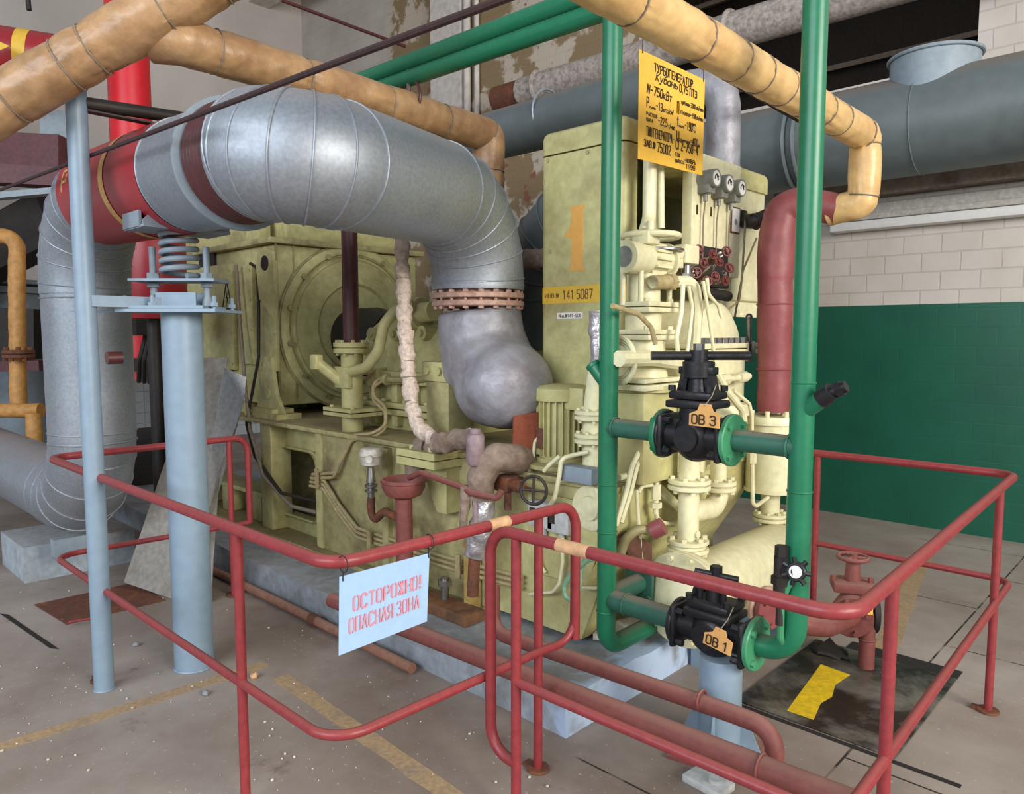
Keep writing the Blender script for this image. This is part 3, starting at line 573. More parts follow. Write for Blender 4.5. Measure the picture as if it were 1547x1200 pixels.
# ================================================================== GENERATOR
GX = -5.2
gn = T('generator', 'boxy yellow-green generator with a big round end shield behind the silver duct', 'generator', (-6.2, 3.5, DK))
B('body', MB().bx(-7.4, GX, 2.84, 4.2, 1.1, 2.33, .02), OLIVE, gn)
B('roof_rim', MB().bx(-7.45, GX+.05, 2.78, 4.25, 2.33, 2.375, .008), OLIVE_DIRTY, gn)
B('air_housing', MB().bx(-7.2, GX-.02, 2.95, 4.1, 2.375, 2.8, .03).bx(-5.55, -5.36, 2.80, 2.9, 2.37, 2.56), OLIVE, gn)
gc = (GX, 3.52, 1.70)
B('end_shield', MB().lathe(gc, X, [(.66,0),(.66,.03),(.62,.05),(.6,.05),(.585,.035),(.56,.035),(.54,.06),(.36,.07),(.34,.05),(.2,.05)], 64), OLIVE, gn)
B('gasket', MB().torus((GX+.012,3.52,1.70), X, .665, .012, 72, 8).torus((GX+.04,3.52,1.70), X, .585, .006, 72, 6).torus((GX+.055,3.52,1.70), X, .545, .005, 72, 6), OLIVE_DIRTY, gn)
for k in range(14):
    a = 2*math.pi*k/14+.2; B('shield_bolt', MB().bolt((GX+.05, 3.52+.61*math.cos(a), 1.70+.61*math.sin(a)), X, .024, .022), OLIVE_DIRTY, gn)
B('shaft_cover', MB().lathe((GX+.05,3.52,1.62), X, [(.24,0),(.24,.3),(.2,.5)], 36), DARK, gn)
def panel(name, px0, py0, px1, py1, y, th, m, lab=None, lbl=None):
    a, b = W(px0, py0, y=y), W(px1, py1, y=y); z0, z1 = W((px0+px1)/2, py1, y=y).z, W((px0+px1)/2, py0, y=y).z
    mb = MB().bx(a.x, b.x, y, y+th, z0, z1, .004)
    for q in (.06, .35, .65, .94):
        for xx in (a.x+.03, b.x-.03): mb.bolt((xx, y, z0+(z1-z0)*q), -Y, .011, .008)
    return B(name, mb, m, gn, lbl), a.x, b.x, z0, z1
pn, pa_, pb_, pz0, pz1 = panel('side_panel', 240, 405, 354, 555, 2.80, .04, OLIVE)
c0 = W(343, 448, y=2.799)
tri = MB()
for (a, b) in (((-.085,-.1),(.085,-.1)), ((.085,-.1),(0,.13)), ((0,.13),(-.085,-.1))):
    d = V((b[0]-a[0], 0, b[1]-a[1])); tri.cyl(c0+V((a[0],-.001,a[1])), c0+V((b[0],-.001,b[1])), .005, n=6)
tri.slab([c0+V((.012,-.002,.05)), c0+V((-.022,-.002,-.02)), c0+V((.002,-.002,-.015)), c0+V((-.012,-.002,-.085)), c0+V((.024,-.002,-.005)), c0+V((.002,-.002,-.008))], .001)
B('warning_triangle', tri, INK, pn, 'black voltage warning triangle')
panel('end_pilaster', 358, 400, 384, 550, 2.79, .05, OLIVE)
panel('corner_pilaster', 388, 395, 418, 560, 2.80, .03, OLIVE)
ll = W(405, 402, y=2.76)
B('lifting_lug', MB().prism([(-.1,-.24),(-.14,0),(-.1,.1),(0,.14),(.1,.1),(.12,0),(.12,-.4)], ll, X, Z, .025).torus(ll+V((0,-.012,.02)), Y, .062, .012, 20, 8), OLIVE, gn)
B('seam_strip', MB().bx(GX-.002, GX+.008, 2.99, 3.0, 1.15, 2.33).bx(GX-.002, GX+.012, 2.842, 2.86, 1.15, 2.33), OLIVE_DIRTY, gn)
B('name_plate', MB().box(W(313,392,y=2.825), (.3,.02,.12)), DARK, gn, 'dark nameplate')
B('lug_eye', MB().disc(ll+V((0,-.026,.02)), Y, .055, .01, 20), DARK, gn)
fb = W(400, 640, y=2.74)
B('foot', MB().prism([(-.2,0),(.22,0),(.12,.14),(.06,.42),(-.04,.42),(-.1,.14)], (fb.x,2.80,1.06), X, Z, .03).bx(fb.x-.24, fb.x+.26, 2.7, 2.9, 1.02, 1.06).bx(fb.x-.15, fb.x+.15, 2.72, 2.9, 1.06, 1.09).disc((fb.x+.01,2.766,1.2), Y, .04, .01, 16), OLIVE, gn)
B('foot', MB().prism([(-.12,0),(.16,0),(.06,.34),(-.06,.34)], (fb.x-.75,2.82,1.06), X, Z, .03).bx(fb.x-.95, fb.x-.5, 2.74, 3.4, 1.02, 1.1), OLIVE, gn)
B('foot', MB().bx(-7.3, -7.0, 2.8, 4.1, 1.02, 1.1), OLIVE, gn)
# cables on the generator side
def cable(name, pts, r, m, label, cat='cable', fil=.06, group=None):
    return TB(name, MB().tube(pts, r, fil, 10, 6), m, label, cat, group)
cable('power_cable', [W(378,398,y=2.76), W(389,405,y=2.76), W(391,470,y=2.74), W(391,540,y=2.72), W(372,640,y=2.68), W(385,690,y=2.66), W(425,745,y=2.62), W(480,758,y=2.7)], .012, DARK, 'black cable hanging down the generator side into the frame window')
cable('power_cable', [W(357,400,y=2.74), W(362,480,y=2.73), W(370,580,y=2.7), W(378,650,y=2.66), W(398,720,y=2.63), W(440,765,y=2.62), W(480,775,y=2.7)], .014, WIRE, 'brown cable beside the black one on the generator side')
# ================================================================== GEARBOX
gx0, gx1, gy = W(545, 560, y=2.95).x, -3.35, 2.95
gb = T('gearbox', 'ribbed yellow-green gearbox with bolted joint flanges between generator and turbine', 'gearbox', ((gx0+gx1)/2, 3.4, DK))
def gz(py): return W(600, py, y=gy).z
zA, zB, zC, zD = gz(483), gz(570), gz(617), gz(655)
arch = [(0,0)] + [(.9*(1-math.cos(math.pi*k/16))/2, (zA-zB)*1.15*math.sin(math.pi*k/16)**.55) for k in range(1,16)] + [(.9,0)]
arch = [(gy+u, zB+v) for u, v in arch]
B('upper_case', MB().prism([(a, b) for a, b in arch], (gx0+.02,0,0), Y, Z, gx1-gx0-.04), OLIVE, gb)
B('lower_case', MB().bx(gx0+.03, gx1, gy+.04, 3.85, DK, zB, .01), OLIVE, gb)
for k, t in enumerate((.16, .42, .62, .84)):
    xx = gx0+(gx1-gx0)*t; B('rib', MB().bx(xx-.03, xx+.03, gy-.01, gy+.06, DK+.03, zB-.02, .004), OLIVE, gb)
for zz, nm in ((zB, 'joint_flange'), (zC, 'lower_flange')):
    f = MB().bx(gx0-.03, gx1+.02, gy-.05, 3.9, zz+.004, zz+.04, .005).bx(gx0-.03, gx1+.02, gy-.05, 3.9, zz-.04, zz-.004, .005)
    for t in (.08,.3,.55,.78,.95): f.bolt((gx0+(gx1-gx0)*t, gy-.01, zz+.04), Z, .022, .02)
    B(nm, f, OLIVE, gb)
for px, py in ((640,503),(598,505),(564,505)):
    p = W(px, py, y=gy-.0); B('boss', MB().cyl(p+V((0,.08,0)), p+V((0,-.02,0)), .045, n=18).bolt(p+V((0,-.02,0)), -Y, .025, .02), OLIVE, gb)
sf = W(645, 470, y=2.98)
B('inlet_stub', MB().cyl(sf+V((-.25,.05,-.02)), sf+V((.1,-.02,0)), .07, .06, 20).disc(sf+V((-.12,.02,-.01)), X, .1, .03, 24).disc(sf+V((-.08,.02,-.01)), X, .1, .03, 24), OLIVE, gb)
pp = [W(546,572+6,y=2.9), W(560,570,y=2.9), W(585,573,y=2.88), W(620,575,y=2.88), W(650,572,y=2.9)]
B('oil_line', MB().tube(pp, .02, .03, 10).disc(pp[2], X, .04, .03, 10).disc(pp[3], X, .035, .05, 6).cyl(pp[1]+V((0,0,-.03)), pp[1]+V((.12,0,.03)), .045, n=6), OLIVE_DIRTY, gb)
# ================================================================== PIPE STAND AT THE GEARBOX
sy = 2.76; s0 = W(533, 640, y=sy); sx0 = s0.x
ps = T('drain_stand', 'yellow-green flanged pipe stand with slanted branch in front of the gearbox', 'pipe stand', (sx0, sy, DK))
zt1, zt2 = W(533, 528, y=sy).z, W(533, 621, y=sy).z
B('pipe', MB().cyl((sx0,sy,DK), (sx0,sy,zt1), .07, n=28).box((sx0-.01,sy-.06,zt1-.18), (.15,.04,.14), None, .006), OLIVE, ps)
B('flange', MB().flange((sx0,sy,zt1+.01), Z, .115, .032, 8, .012), OLIVE, ps)
B('flange', MB().bx(sx0-.16, sx0+.16, sy-.12, sy+.12, zt2+.004, zt2+.026).bx(sx0-.16, sx0+.16, sy-.12, sy+.12, zt2-.026, zt2-.004).bolt((sx0-.12,sy-.08,zt2+.026), Z, .014, .014).bolt((sx0+.12,sy-.08,zt2+.026), Z, .014, .014), OLIVE, ps)
br0 = W(478, 547, y=sy-.18); B('branch', MB().cyl((sx0-.02,sy,W(527,588,y=sy).z), br0, .038, n=18).box(br0, (.08,.06,.1), None, .015), OLIVE, ps)
vp_top = V((sx0, sy, 2.42))
TB('vent_pipe', MB().cyl((sx0,sy,zt1+.045), vp_top, .052, n=24), MAROON, 'dark brown vertical pipe rising from the flanged stand', 'pipe')
TB('oil_pipe', MB().tube([W(528,562,y=sy-.05), W(553,556,y=sy-.03), W(572,530,y=sy), W(580,490,y=sy+.02), W(598,468,y=sy+.08), W(625,462,y=2.9)], .034, .1, 14, 8), OLIVE, 'thick curved yellow-green pipe between flanged stand and gearbox', 'pipe')
# conduits clipped along the base frame
def bundle(pts, n, dz, r=.011, m=CONDUIT):
    mb = MB()
    for k in range(n): mb.tube([V(p)+V((0,-.004*k,-dz*k)) for p in pts], r, .07, 8, 6)
    return mb
up = [W(585,565,y=2.9), W(562,580,y=2.85), W(566,600,y=2.83), W(583,615,y=2.8), W(583,642,y=2.78), W(565,655,y=2.7), W(532,658,y=2.66), W(516,690,y=2.64), W(505,715,y=2.63), W(472,717,y=2.64)]
TB('conduit_bundle', bundle(up, 2, .028), CONDUIT, 'pair of dusty conduits climbing from frame window to gearbox', 'conduit')
lo = [W(470,722,y=2.645), W(490,726,y=2.64), W(512,762,y=2.64), W(540,798,y=2.645), W(600,818,y=2.655), W(660,838,y=2.655), W(720,855,y=2.66), W(790,872,y=2.665)]
cbn = T('conduit_bundle', 'three dusty conduits clipped along the lower side of base frame', 'conduit', lo[3]); B('conduits', bundle(lo, 3, .027), CONDUIT, cbn)
for px, py in ((481,718),(560,812),(695,850)):
    p = W(px, py, y=2.62); B('clip', MB().box(p+V((0,-.012,-.02)), (.035,.012,.13)), CONDUIT, cbn)
# bracket post beside the exhaust
bk = W(677, 600, y=2.76)
bp_ = T('bracket_post', 'yellow-green box post with two bolt heads left of the lagged exhaust casing', 'bracket', (bk.x, 2.78, DK))
zb = W(677, 547, y=2.7).z
B('post', MB().bx(bk.x-.095, bk.x+.095, 2.68, 2.86, DK, zb-.1, .004), OLIVE_DIRTY, bp_)
B('cap', MB().bx(bk.x-.115, bk.x+.115, 2.66, 2.88, zb-.11, zb, .006).bolt((bk.x-.055,2.66,zb-.05), -Y, .024, .018).bolt((bk.x+.045,2.66,zb-.05), -Y, .024, .018), OLIVE, bp_)
fp = W(660, 690, y=2.6)
fx = T('flange_box', 'square yellow-green bolted flange pair beside the cloth lagged pipe', 'flange', fp+V((0,0,-.25)))
B('flange', MB().bx(fp.x-.2, fp.x+.12, 2.48, 2.7, fp.z-.045, fp.z-.004).bx(fp.x-.2, fp.x+.12, 2.48, 2.7, fp.z+.002, fp.z+.04).bolt((fp.x-.12,2.53,fp.z+.04), Z, .022, .024).bolt((fp.x+.04,2.53,fp.z+.04), Z, .022, .024), OLIVE, fx)
B('bracket', MB().prism([(-.12,-.05),(.1,-.05),(.1,-.3),(.02,-.3)], (fp.x,2.68,fp.z), X, Z, .1), OLIVE, fx)
# rope wrapped hose
rp = [W(608,340,y=2.62), W(607,362,y=2.6), W(609,420,y=2.56), W(612,500,y=2.54), W(618,570,y=2.53), W(622,610,y=2.52), W(632,648,y=2.5), W(660,668,y=2.5), W(690,668,y=2.5), W(712,660,y=2.5)]
rpp = resample(fillet(rp, .12, 6), .012)
L_ = len(rpp)
hs = T('wrapped_hose', 'white rope wrapped hose hanging from the duct to the frame', 'hose', rp[7])
B('wrap', MB().sweep(rpp, [.036+.007*abs(math.sin(i*.27))-(.006 if i % 12 == 0 else 0) for i in range(L_)], 16, True, .28, 26), ROPE, hs)
for i in range(8, L_-4, 12): t = (rpp[i+1]-rpp[i-1]).normalized(); B('tie_wire', MB().torus(rpp[i], t, .036, .003, 18, 6), WIRE, hs)
TB('dark_nipple', MB().cyl(rp[0]+V((0,0,-.02)), rp[0]+V((0,0,.12)), .032, n=16), DARK, 'short dark pipe stub above the rope wrapped hose', 'pipe')
lg2 = T('lagged_pipe', 'grey fibre lagged pipe end with tie wires at base frame corner', 'pipe', W(680,668,y=2.48))
B('lagging', MB().sweep(resample([W(662,672,y=2.47), W(690,665,y=2.47), W(722,662,y=2.47)], .01), lambda u: .058-.012*u, 18, True, .3, 18), LAG_DIRTY, lg2)
lg3 = [W(628,715,y=2.56), W(628,690,y=2.56), W(640,672,y=2.58), W(665,680,y=2.6)]
TB('lagged_elbow', MB().sweep(resample(fillet(lg3, .08, 6), .012), .06, 18, True, .2, 20).torus(W(630,700,y=2.55), Z, .058, .006, 18, 6).torus(W(648,676,y=2.57), X, .058, .006, 18, 6), LAG_DIRTY, 'soot stained lagged elbow behind the red funnel', 'pipe')
# silver / cloth lagged drop pipe
dp = T('drop_pipe', 'lagged drop pipe with brown cloth top and silver crumpled lower wrap', 'pipe', W(724,835,y=2.5))
B('cloth_wrap', MB().sweep(resample(fillet([W(812,700,y=2.84), W(772,690,y=2.6), W(742,690,y=2.5), W(727,725,y=2.48), W(724,752,y=2.48)], .12, 8), .012), lambda u: .078-.015*u, 20, True, .22, 12), LAG_DIRTY, dp)
B('foil_wrap', MB().sweep(resample([W(728,735,y=2.5), W(731,780,y=2.5), W(725,805,y=2.5), W(717,838,y=2.5)], .012), .056, 20, True, .28, 20), SILVER_FOIL, dp)
B('rusty_pipe', MB().cyl(W(717,838,y=2.5), W(714,900,y=2.5), .03, n=14), RUST, dp)
TB('hanging_rag', MB().sweep(resample([W(705,735,y=2.42), W(703,770,y=2.42), W(699,800,y=2.42)], .012), lambda u: .03-.012*u, 12, True, .5, 24), LAG_DIRTY, 'limp brown rag hanging from the thin red drain pipe', 'rag')
pc = W(717, 648, y=2.44); pcb = W(718, 703, y=2.44)
TB('steam_trap', MB().lathe(pcb, Z, [(.034,0),(.044,.015),(.046,(pc.z-pcb.z)*.75),(.04,(pc.z-pcb.z)*.85),(.028,(pc.z-pcb.z)*.88),(.028,(pc.z-pcb.z))], 22).cyl(pcb, pcb+V((0,0,-.3)), .014, n=10), mat('mauve_grey_paint', (142,122,126), .5, 0, .3), 'mauve grey cylinder standing before the lagged exhaust casing', 'fitting')
TB('rust_plate', MB().slab([W(775,628,y=2.62), W(773,697,y=2.62), W(800,692,y=2.72), W(814,640,y=2.74), W(812,622,y=2.74)], .01), RUSTPLATE, 'curved orange rusted plate between lagged casing and vertical motor', 'plate')
# red funnel with drain pipes
fn = W(610, 745, y=2.42)
fu = T('drain_funnel', 'dusty red drain funnel bowl on a thick red standpipe', 'funnel', (fn.x, fn.y, .17))
ft = W(610, 722, y=2.42).z
B('bowl', MB().lathe((fn.x,fn.y,ft-.11), Z, [(.05,0),(.095,.02),(.116,.06),(.116,.085),(.124,.09),(.124,.105),(.11,.105),(.09,.04),(.03,.03)], 32, False), RED_DUSTY, fu)
B('standpipe', MB().cyl((fn.x,fn.y,.17), (fn.x,fn.y,ft-.09), .046, n=22).disc((fn.x,fn.y,.18), Z, .07, .02), RED_DUSTY, fu)
TB('drain_pipe', MB().tube([W(618,728,y=2.41)+V((0,0,.02)), W(636,720,y=2.41)+V((0,0,.02)), W(700,737,y=2.41), W(712,745,y=2.41), W(728,748,y=2.42), W(752,753,y=2.44), W(758,742,y=2.45)], .016, .03, 12), RED_DUSTY, 'thin dusty red drain pipe emptying into the funnel', 'pipe')
tm = W(560, 690, y=2.5)
tr = T('pressure_transmitter', 'small off-white round pressure transmitter on a rusty pipe', 'transmitter', tm+V((0,0,-.3)))
B('head', MB().lathe(tm+V((0,0,-.06)), Z, [(.03,0),(.055,.015),(.058,.06),(.066,.065),(.066,.085),(.058,.09),(.058,.105),(.05,.11)], 24).cyl(tm+V((.03,-.02,.0)), tm+V((.08,-.07,0)), .02, n=12), OFFWHITE, tr)
B('stem', MB().cyl(tm+V((0,0,-.06)), tm+V((0,0,-.15)), .018, .028, 14).disc(tm+V((0,0,-.17)), Z, .036, .02, 16).disc(tm+V((0,0,-.2)), Z, .036, .014, 16).cyl(tm+V((0,0,-.15)), tm+V((0,0,-.25)), .02, n=12), STEEL, tr)
B('rusty_elbow', MB().tube([tm+V((0,0,-.24)), tm+V((0,0,-.4)), W(580,772,y=2.5), W(603,783,y=2.5), W(604,790,y=2.6)], .024, .06, 12, 6, .15, .02, 30), RUST, tr)
TB('anchor_bolt', MB().cyl(W(672,905,y=2.5), W(672,872,y=2.5), .022, n=12).bolt(W(672,884,y=2.5), Z, .04, .03), STEEL, 'grey anchor bolt with nut beside the warning sign', 'bolt')
st_ = W(705, 880, y=2.58)
TB('rusty_strut', MB().bx(st_.x-.022, st_.x+.022, 2.58, 2.66, .17, .6), mat('rust_streaked_paint', (172,146,86), .6, 0, .9, (130,80,40), 9), 'rust streaked narrow leg under the lagged drop pipe', 'bracket')
TB('rusty_ledge', MB().box((-3.05, 2.52, .205), (.75, .14, .06), None, .006), mat('rusty_paint', (128,88,58), .75, 0, .9, (78,56,42), 5, .15), 'rust eaten ledge along the foot of the machine', 'ledge')
# ================================================================== OIL TANK
TXR, TY = -1.93, 2.70
ot = T('oil_tank', 'cream-green oil tank box at the front end of machine with sloping lower corner', 'oil tank', (-2.4, 3.3, .17))
zT = W(903, 730, y=TY).z
prof = [(-2.72,.2), (-2.13,.2), (-2.13,.46), (-1.96,.72), (TXR,.78), (TXR,zT-.03), (-2.72,zT-.03)]
B('body', MB().prism([(p[0], p[1]) for p in prof], (0,3.95,0), X, Z, 3.95-TY), OLIVE, ot)
B('top_plate', MB().bx(-2.74, TXR+.015, TY-.03, 3.97, zT-.03, zT, .004).bx(-2.7, -1.98, TY+.02, 3.6, zT, zT+.02, .004), OLIVE_DIRTY, ot)
a = [W(px, py, y=TY-.012) for px, py in ((800,862),(888,884),(912,805),(912,765),(800,740))]
B('side_cover', MB().slab(a, .012), OLIVE, ot)
B('corner_gusset', MB().prism([(0,0),(.1,.26),(.0,.26)], (-2.13,TY+.02,.2), X, Z, .02), OLIVE, ot)
pq = W(916, 772, y=TY-.02); pq.x = min(pq.x, -2.06)
B('porthole', MB().lathe(pq, -Y, [(.105,0),(.105,.012),(.09,.016),(.06,.014),(.055,.03),(.02,.034)], 32), CREAM, ot, 'round flanged porthole')
for px, py in ((745,700),(800,712),(860,722)):
    p = W(px, py, y=TY); B('lid_bolt', MB().bolt((p.x, TY+.0, zT), Z, .016, .016), OLIVE_DIRTY, ot)
# front face details of the tank
def fr(px, py, x=-1.9): return W(px, py, x=x)
rb_ = [fr(972,704), fr(1036,768), fr(1030,780), fr(966,716)]
B('slanted_rib', MB().slab(rb_, .05), CREAM, ot)
B('front_plate', MB().slab([fr(985,700), fr(1052,686), fr(1052,760), fr(1038,764)], -.012), CREAM, ot)
B('top_bracket', MB().tube([fr(935,722), fr(972,712), fr(975,700), fr(1040,684)], .014, .02, 8), CREAM, ot)
# electric boxes on the tank side
def ebox(cx, cy, w, h, label):
    p0, p1 = W(cx-w/2, cy, y=TY-.05), W(cx+w/2, cy, y=TY-.05); zz = W(cx, cy, y=TY-.05).z; hz = h*p0.xyz.length/1120*.9
    t = T('relay_box', label, 'electric box', ((p0.x+p1.x)/2, TY-.05, zz-hz/2), 'grey relay boxes on the tank side')
    B('case', MB().bx(p0.x, p1.x, TY-.08, TY-.012, zz-hz/2, zz+hz/2, .006), BOXGREY, t)
    B('window', MB().bx(p0.x+.015, p0.x+.05, TY-.083, TY-.079, zz-.02, zz+.03), INK, t)
    B('gland', MB().cyl(((p0.x+p1.x)/2, TY-.045, zz-hz/2-.05), ((p0.x+p1.x)/2, TY-.045, zz-hz/2), .014, n=12), BOXGREY, t)
    return p0, p1, zz
ebox(822, 777, 38, 42, 'light grey relay box under the dark little handwheel'); ebox(848, 785, 32, 44, 'light grey relay box right of its twin, beside the railing end')
cable('control_cable', [W(812,800,y=2.64), W(810,820,y=2.64), W(815,852,y=2.65), W(824,865,y=2.66)], .008, CREAM, 'cream cable hanging from left relay box')
cable('control_cable', [W(850,812,y=2.64), W(850,850,y=2.64), W(845,882,y=2.64), W(835,895,y=2.65), W(800,898,y=2.66)], .008, CREAM, 'cream cable looping below right relay box')
cable('control_cable', [W(880,888,y=2.66), W(900,889,y=2.66), W(935,885,y=2.68)], .008, CREAM, 'cream cable along the tank side behind the left green pipe')
gl = [W(925,837,y=2.545), W(915,839,y=2.53), W(890,846,y=2.52), W(865,862,y=2.52), W(852,885,y=2.52), W(853,902,y=2.52), W(866,908,y=2.52), W(876,892,y=2.53), W(877,865,y=2.54), W(884,846,y=2.55)]
cable('hose_loop', gl, .0115, HOSE_G, 'pale green hose looped over the railing end', 'hose', .03)
# rusty stop valve with dark handwheel on the tank side
vv = W(765, 730, y=2.6)
rv = T('stop_valve', 'rusty stop valve with dark spoked handwheel on the tank side', 'valve', vv)
hwc = W(806, 741, y=2.5)
B('body', MB().box(vv, (.1,.09,.08), None, .015).cyl(vv, vv.lerp(hwc,.6), .024, n=14).bolt(vv.lerp(hwc,.4), hwc-vv, .034, .03).cyl(vv.lerp(hwc,.5), hwc, .01, n=10).cyl(vv, vv+V((0,.12,0)), .03, n=14).cyl(vv+V((.02,-.01,0)), vv+V((.02,-.01,-.13)), .018, n=12), RUST, rv)
hax = (hwc-vv).normalized(); hax = V((.35,-1,.05)).normalized()
hw = B('handwheel', MB().torus(hwc, hax, .065, .008, 28, 8), DARK, rv)
u_, w_, _ = basis(hax)
for k in range(4):
    d = u_*math.cos(k*1.571)+w_*math.sin(k*1.571); B('spoke', MB().cyl(hwc, hwc+d*.063, .006, n=8), DARK, hw)
cable('cream_tube', [W(822,712,y=2.62), W(830,703,y=2.62), W(845,690,y=2.66), W(843,660,y=2.75)][:3], .011, CREAM, 'short cream tube bent over the rusty stop valve', 'tube', .03)
cable('cream_tube', [W(815,660,y=2.72), W(808,668,y=2.72), W(806,690,y=2.72), W(800,698,y=2.72)], .009, CREAM, 'thin cream tube between rust plate and vertical motor', 'tube', .02)
cable('cream_tube', [W(888,683,y=2.68), W(865,688,y=2.64), W(848,693,y=2.6), W(845,720,y=2.6), W(838,752,y=2.6), W(828,768,y=2.64)], .011, CREAM, 'cream tube running from flanged pipe down to left relay box', 'tube', .04)
# vertical motor
mc = W(846, 640, y=2.84); mz1 = W(846, 598, y=2.84).z
mo = T('pump_motor', 'vertical ribbed cream motor standing on the tank top', 'motor', (mc.x, mc.y, zT+.02))
B('body', MB().cyl((mc.x,mc.y,zT+.04), (mc.x,mc.y,mz1), .105, n=28).lathe((mc.x,mc.y,zT+.02), Z, [(.17,0),(.17,.02),(.12,.03),(.12,.05)], 32), OLIVE, mo)
for k in range(24):
    a = 2*math.pi*k/24; d = V((math.cos(a), math.sin(a), 0))
    B('fin', MB().box(V((mc.x,mc.y,(zT+.07+mz1)/2))+d*.112, (.026,.007,mz1-zT-.1), a), OLIVE, mo)
B('fan_cover', MB().lathe((mc.x,mc.y,mz1-.02), Z, [(.135,0),(.14,.02),(.14,.06),(.12,.075),(.03,.08)], 32).bx(mc.x+.05, mc.x+.2, mc.y-.07, mc.y+.05, mz1-.06, mz1+.05, .01), OLIVE, mo)
B('rating_plate', MB().box((mc.x-.02, mc.y-.128, zT+.17), (.04,.006,.1)), RUST, mo, 'rust stained rating plate')
# flanged cream pipe beside the green post
fx_, fy_ = W(895, 640, y=2.74).x, 2.74
cp_ = T('flanged_pipe', 'cream vertical pipe with two bolted flanges left of the left green pipe', 'pipe', (fx_, fy_, zT))
z1_, z2_ = W(895,627,y=2.74).z, W(895,662,y=2.74).z
B('pipe', MB().cyl((fx_,fy_,zT), (fx_,fy_,z1_), .045, n=20).cyl((fx_,fy_,z1_), (fx_+.02,fy_,W(900,560,y=2.74).z), .046, .04, 20), CREAM, cp_)
B('flange', MB().flange((fx_,fy_,z1_), Z, .085, .02, 6, .01), CREAM, cp_); B('flange', MB().flange((fx_,fy_,z2_), Z, .085, .02, 6, .01), CREAM, cp_)
B('lagging', MB().sweep(resample([V((fx_+.02,fy_,W(900,555,y=2.74).z)), V((fx_+.015,fy_,W(895,470,y=2.74).z))], .012), .032, 14, True, .4, 22), SILVER_FOIL, cp_, 'crumpled foil wrapped upper length')
TB('junction_block', MB().bx(fx_-.1, fx_+.09, 2.62, 2.7, zT+.002, zT+.075, .003), BLUEGREY, 'blue-grey block on tank edge under the flanged pipe', 'box')
# ================================================================== CABINET
cab = T('turbine_cabinet', 'tall cream-green rounded turbine cabinet stencilled with orange 1', 'cabinet', (-2.2, 3.4, zT))
HX0, HX1, HY0, HY1 = -2.65, -2.11, 2.98, 4.5
HZ = W(936, 214, y=HY0).z; seamz = W(875, 226, y=HY0).z
def rbox(mb, x0, x1, y0, y1, z0, z1, rv, rt=0.):
    loops = [(z0, 0.)] + ([(z1-rt+rt*math.sin(a), rt*(1-math.cos(a))) for a in [math.pi/2*k/5 for k in range(6)]] if rt else [(z1, 0.)])
    vs = []; fs = []; n = 24
    for z, ins in loops:
        for cxx, cyy, a0 in ((x1-rv,y1-rv,0),(x0+rv,y1-rv,1),(x0+rv,y0+rv,2),(x1-rv,y0+rv,3)):
            for k in range(6):
                a = math.pi/2*(a0+k/5); r_ = max(rv-ins, .002); d_ = max(0, ins-rv+.002)
                vs.append(V((cxx+math.cos(a)*r_-math.copysign(d_, math.cos(math.pi/2*a0+.78)), cyy+math.sin(a)*r_-math.copysign(d_, math.sin(math.pi/2*a0+.78)), z)))
    for j in range(len(loops)-1):
        for k in range(n): q = (k+1) % n; fs.append((j*n+k, j*n+q, (j+1)*n+q, (j+1)*n+k))
    fs.append(tuple(range(n))[::-1]); fs.append(tuple((len(loops)-1)*n+k for k in range(n))); return mb.add(vs, fs)
B('side_panel', rbox(MB(), HX0, HX1, HY0, HY0+.2, zT+.02, seamz-.004, .04), OLIVE, cab)
CT = W(872, 188, y=HY0).z
B('side_cap', rbox(MB(), HX0-.002, HX1+.002, HY0-.003, HY0+.22, seamz+.004, CT, .045, .045), OLIVE, cab)
B('roof', rbox(MB(), HX0, HX1+.012, HY0+.24, HY1, seamz-.06, W(1100,243,x=HX1).z, .03, .05), OLIVE, cab)
B('back_panel', MB().bx(HX0, HX0+.06, HY0+.1, HY1, 1.5, seamz, .01), OLIVE, cab)
yr0, yr1 = W(990, 300, x=HX1).y, W(1038, 300, x=HX1).y
zrb = W(975, 350, x=HX1).z
B('front_strip', MB().bx(HX1-.05, HX1, HY0+.1, yr0, zrb, seamz, .004), OLIVE, cab)
B('recess_back', MB().bx(HX1-.22, HX1-.2, yr0-.05, yr1+.06, 1.7, seamz, .0).bx(HX1-.2, HX1-.03, yr0-.02, yr0, 1.8, seamz), CREAM, cab)
zh = W(1100, 470, x=HX1).z
gp1 = W(1112, 300, x=HX1).y
B('gauge_panel', MB().bx(HX1-.03, HX1+.03, yr1, gp1, W(1060,415,x=HX1).z, W(1075,240,x=HX1).z, .004), CREAM, cab)
pt = W(1152, 330, x=HX1).y
B('front_hood', MB().bx(HX1-.35, HX1-.005, gp1-.02, HY1, zh+.06, seamz, .03).prism([(0,0),(.3,-.1),(.3,.1),(0,.1)], (HX1-.34,HY1-.02,zh+.07), X, Z, .5), CREAM, cab)
hq = W(1122, 330, x=HX1)
B('cable_hole', MB().box((HX1-.002, hq.y, hq.z), (.01, .1, .1), None, .004), SOOT, cab, 'dark square cut-out')
for px, py in ((828,243),(888,230),(832,380)): 
    p = W(px, py, y=HY0); B('screw', MB().bolt((p.x, HY0, p.z), -Y, .012, .006), OLIVE_DIRTY, cab)
yo = -.0015
def onside(px0, py0, px1, py1):
    a, b = W(px0, py1, y=HY0), W(px1, py1, y=HY0); c = W(px0, py0, y=HY0); return V((a.x, HY0+yo, (a.z+W(px1,py1,y=HY0).z)/2)), b.x-a.x, c.z-a.z
o_, w_1, h_1 = onside(850, 314, 880, 408)
TXo = V((o_.x, o_.y, W(865,410,y=HY0).z)); h1 = W(865,312,y=HY0).z - TXo.z; B_w = w_1*1.2
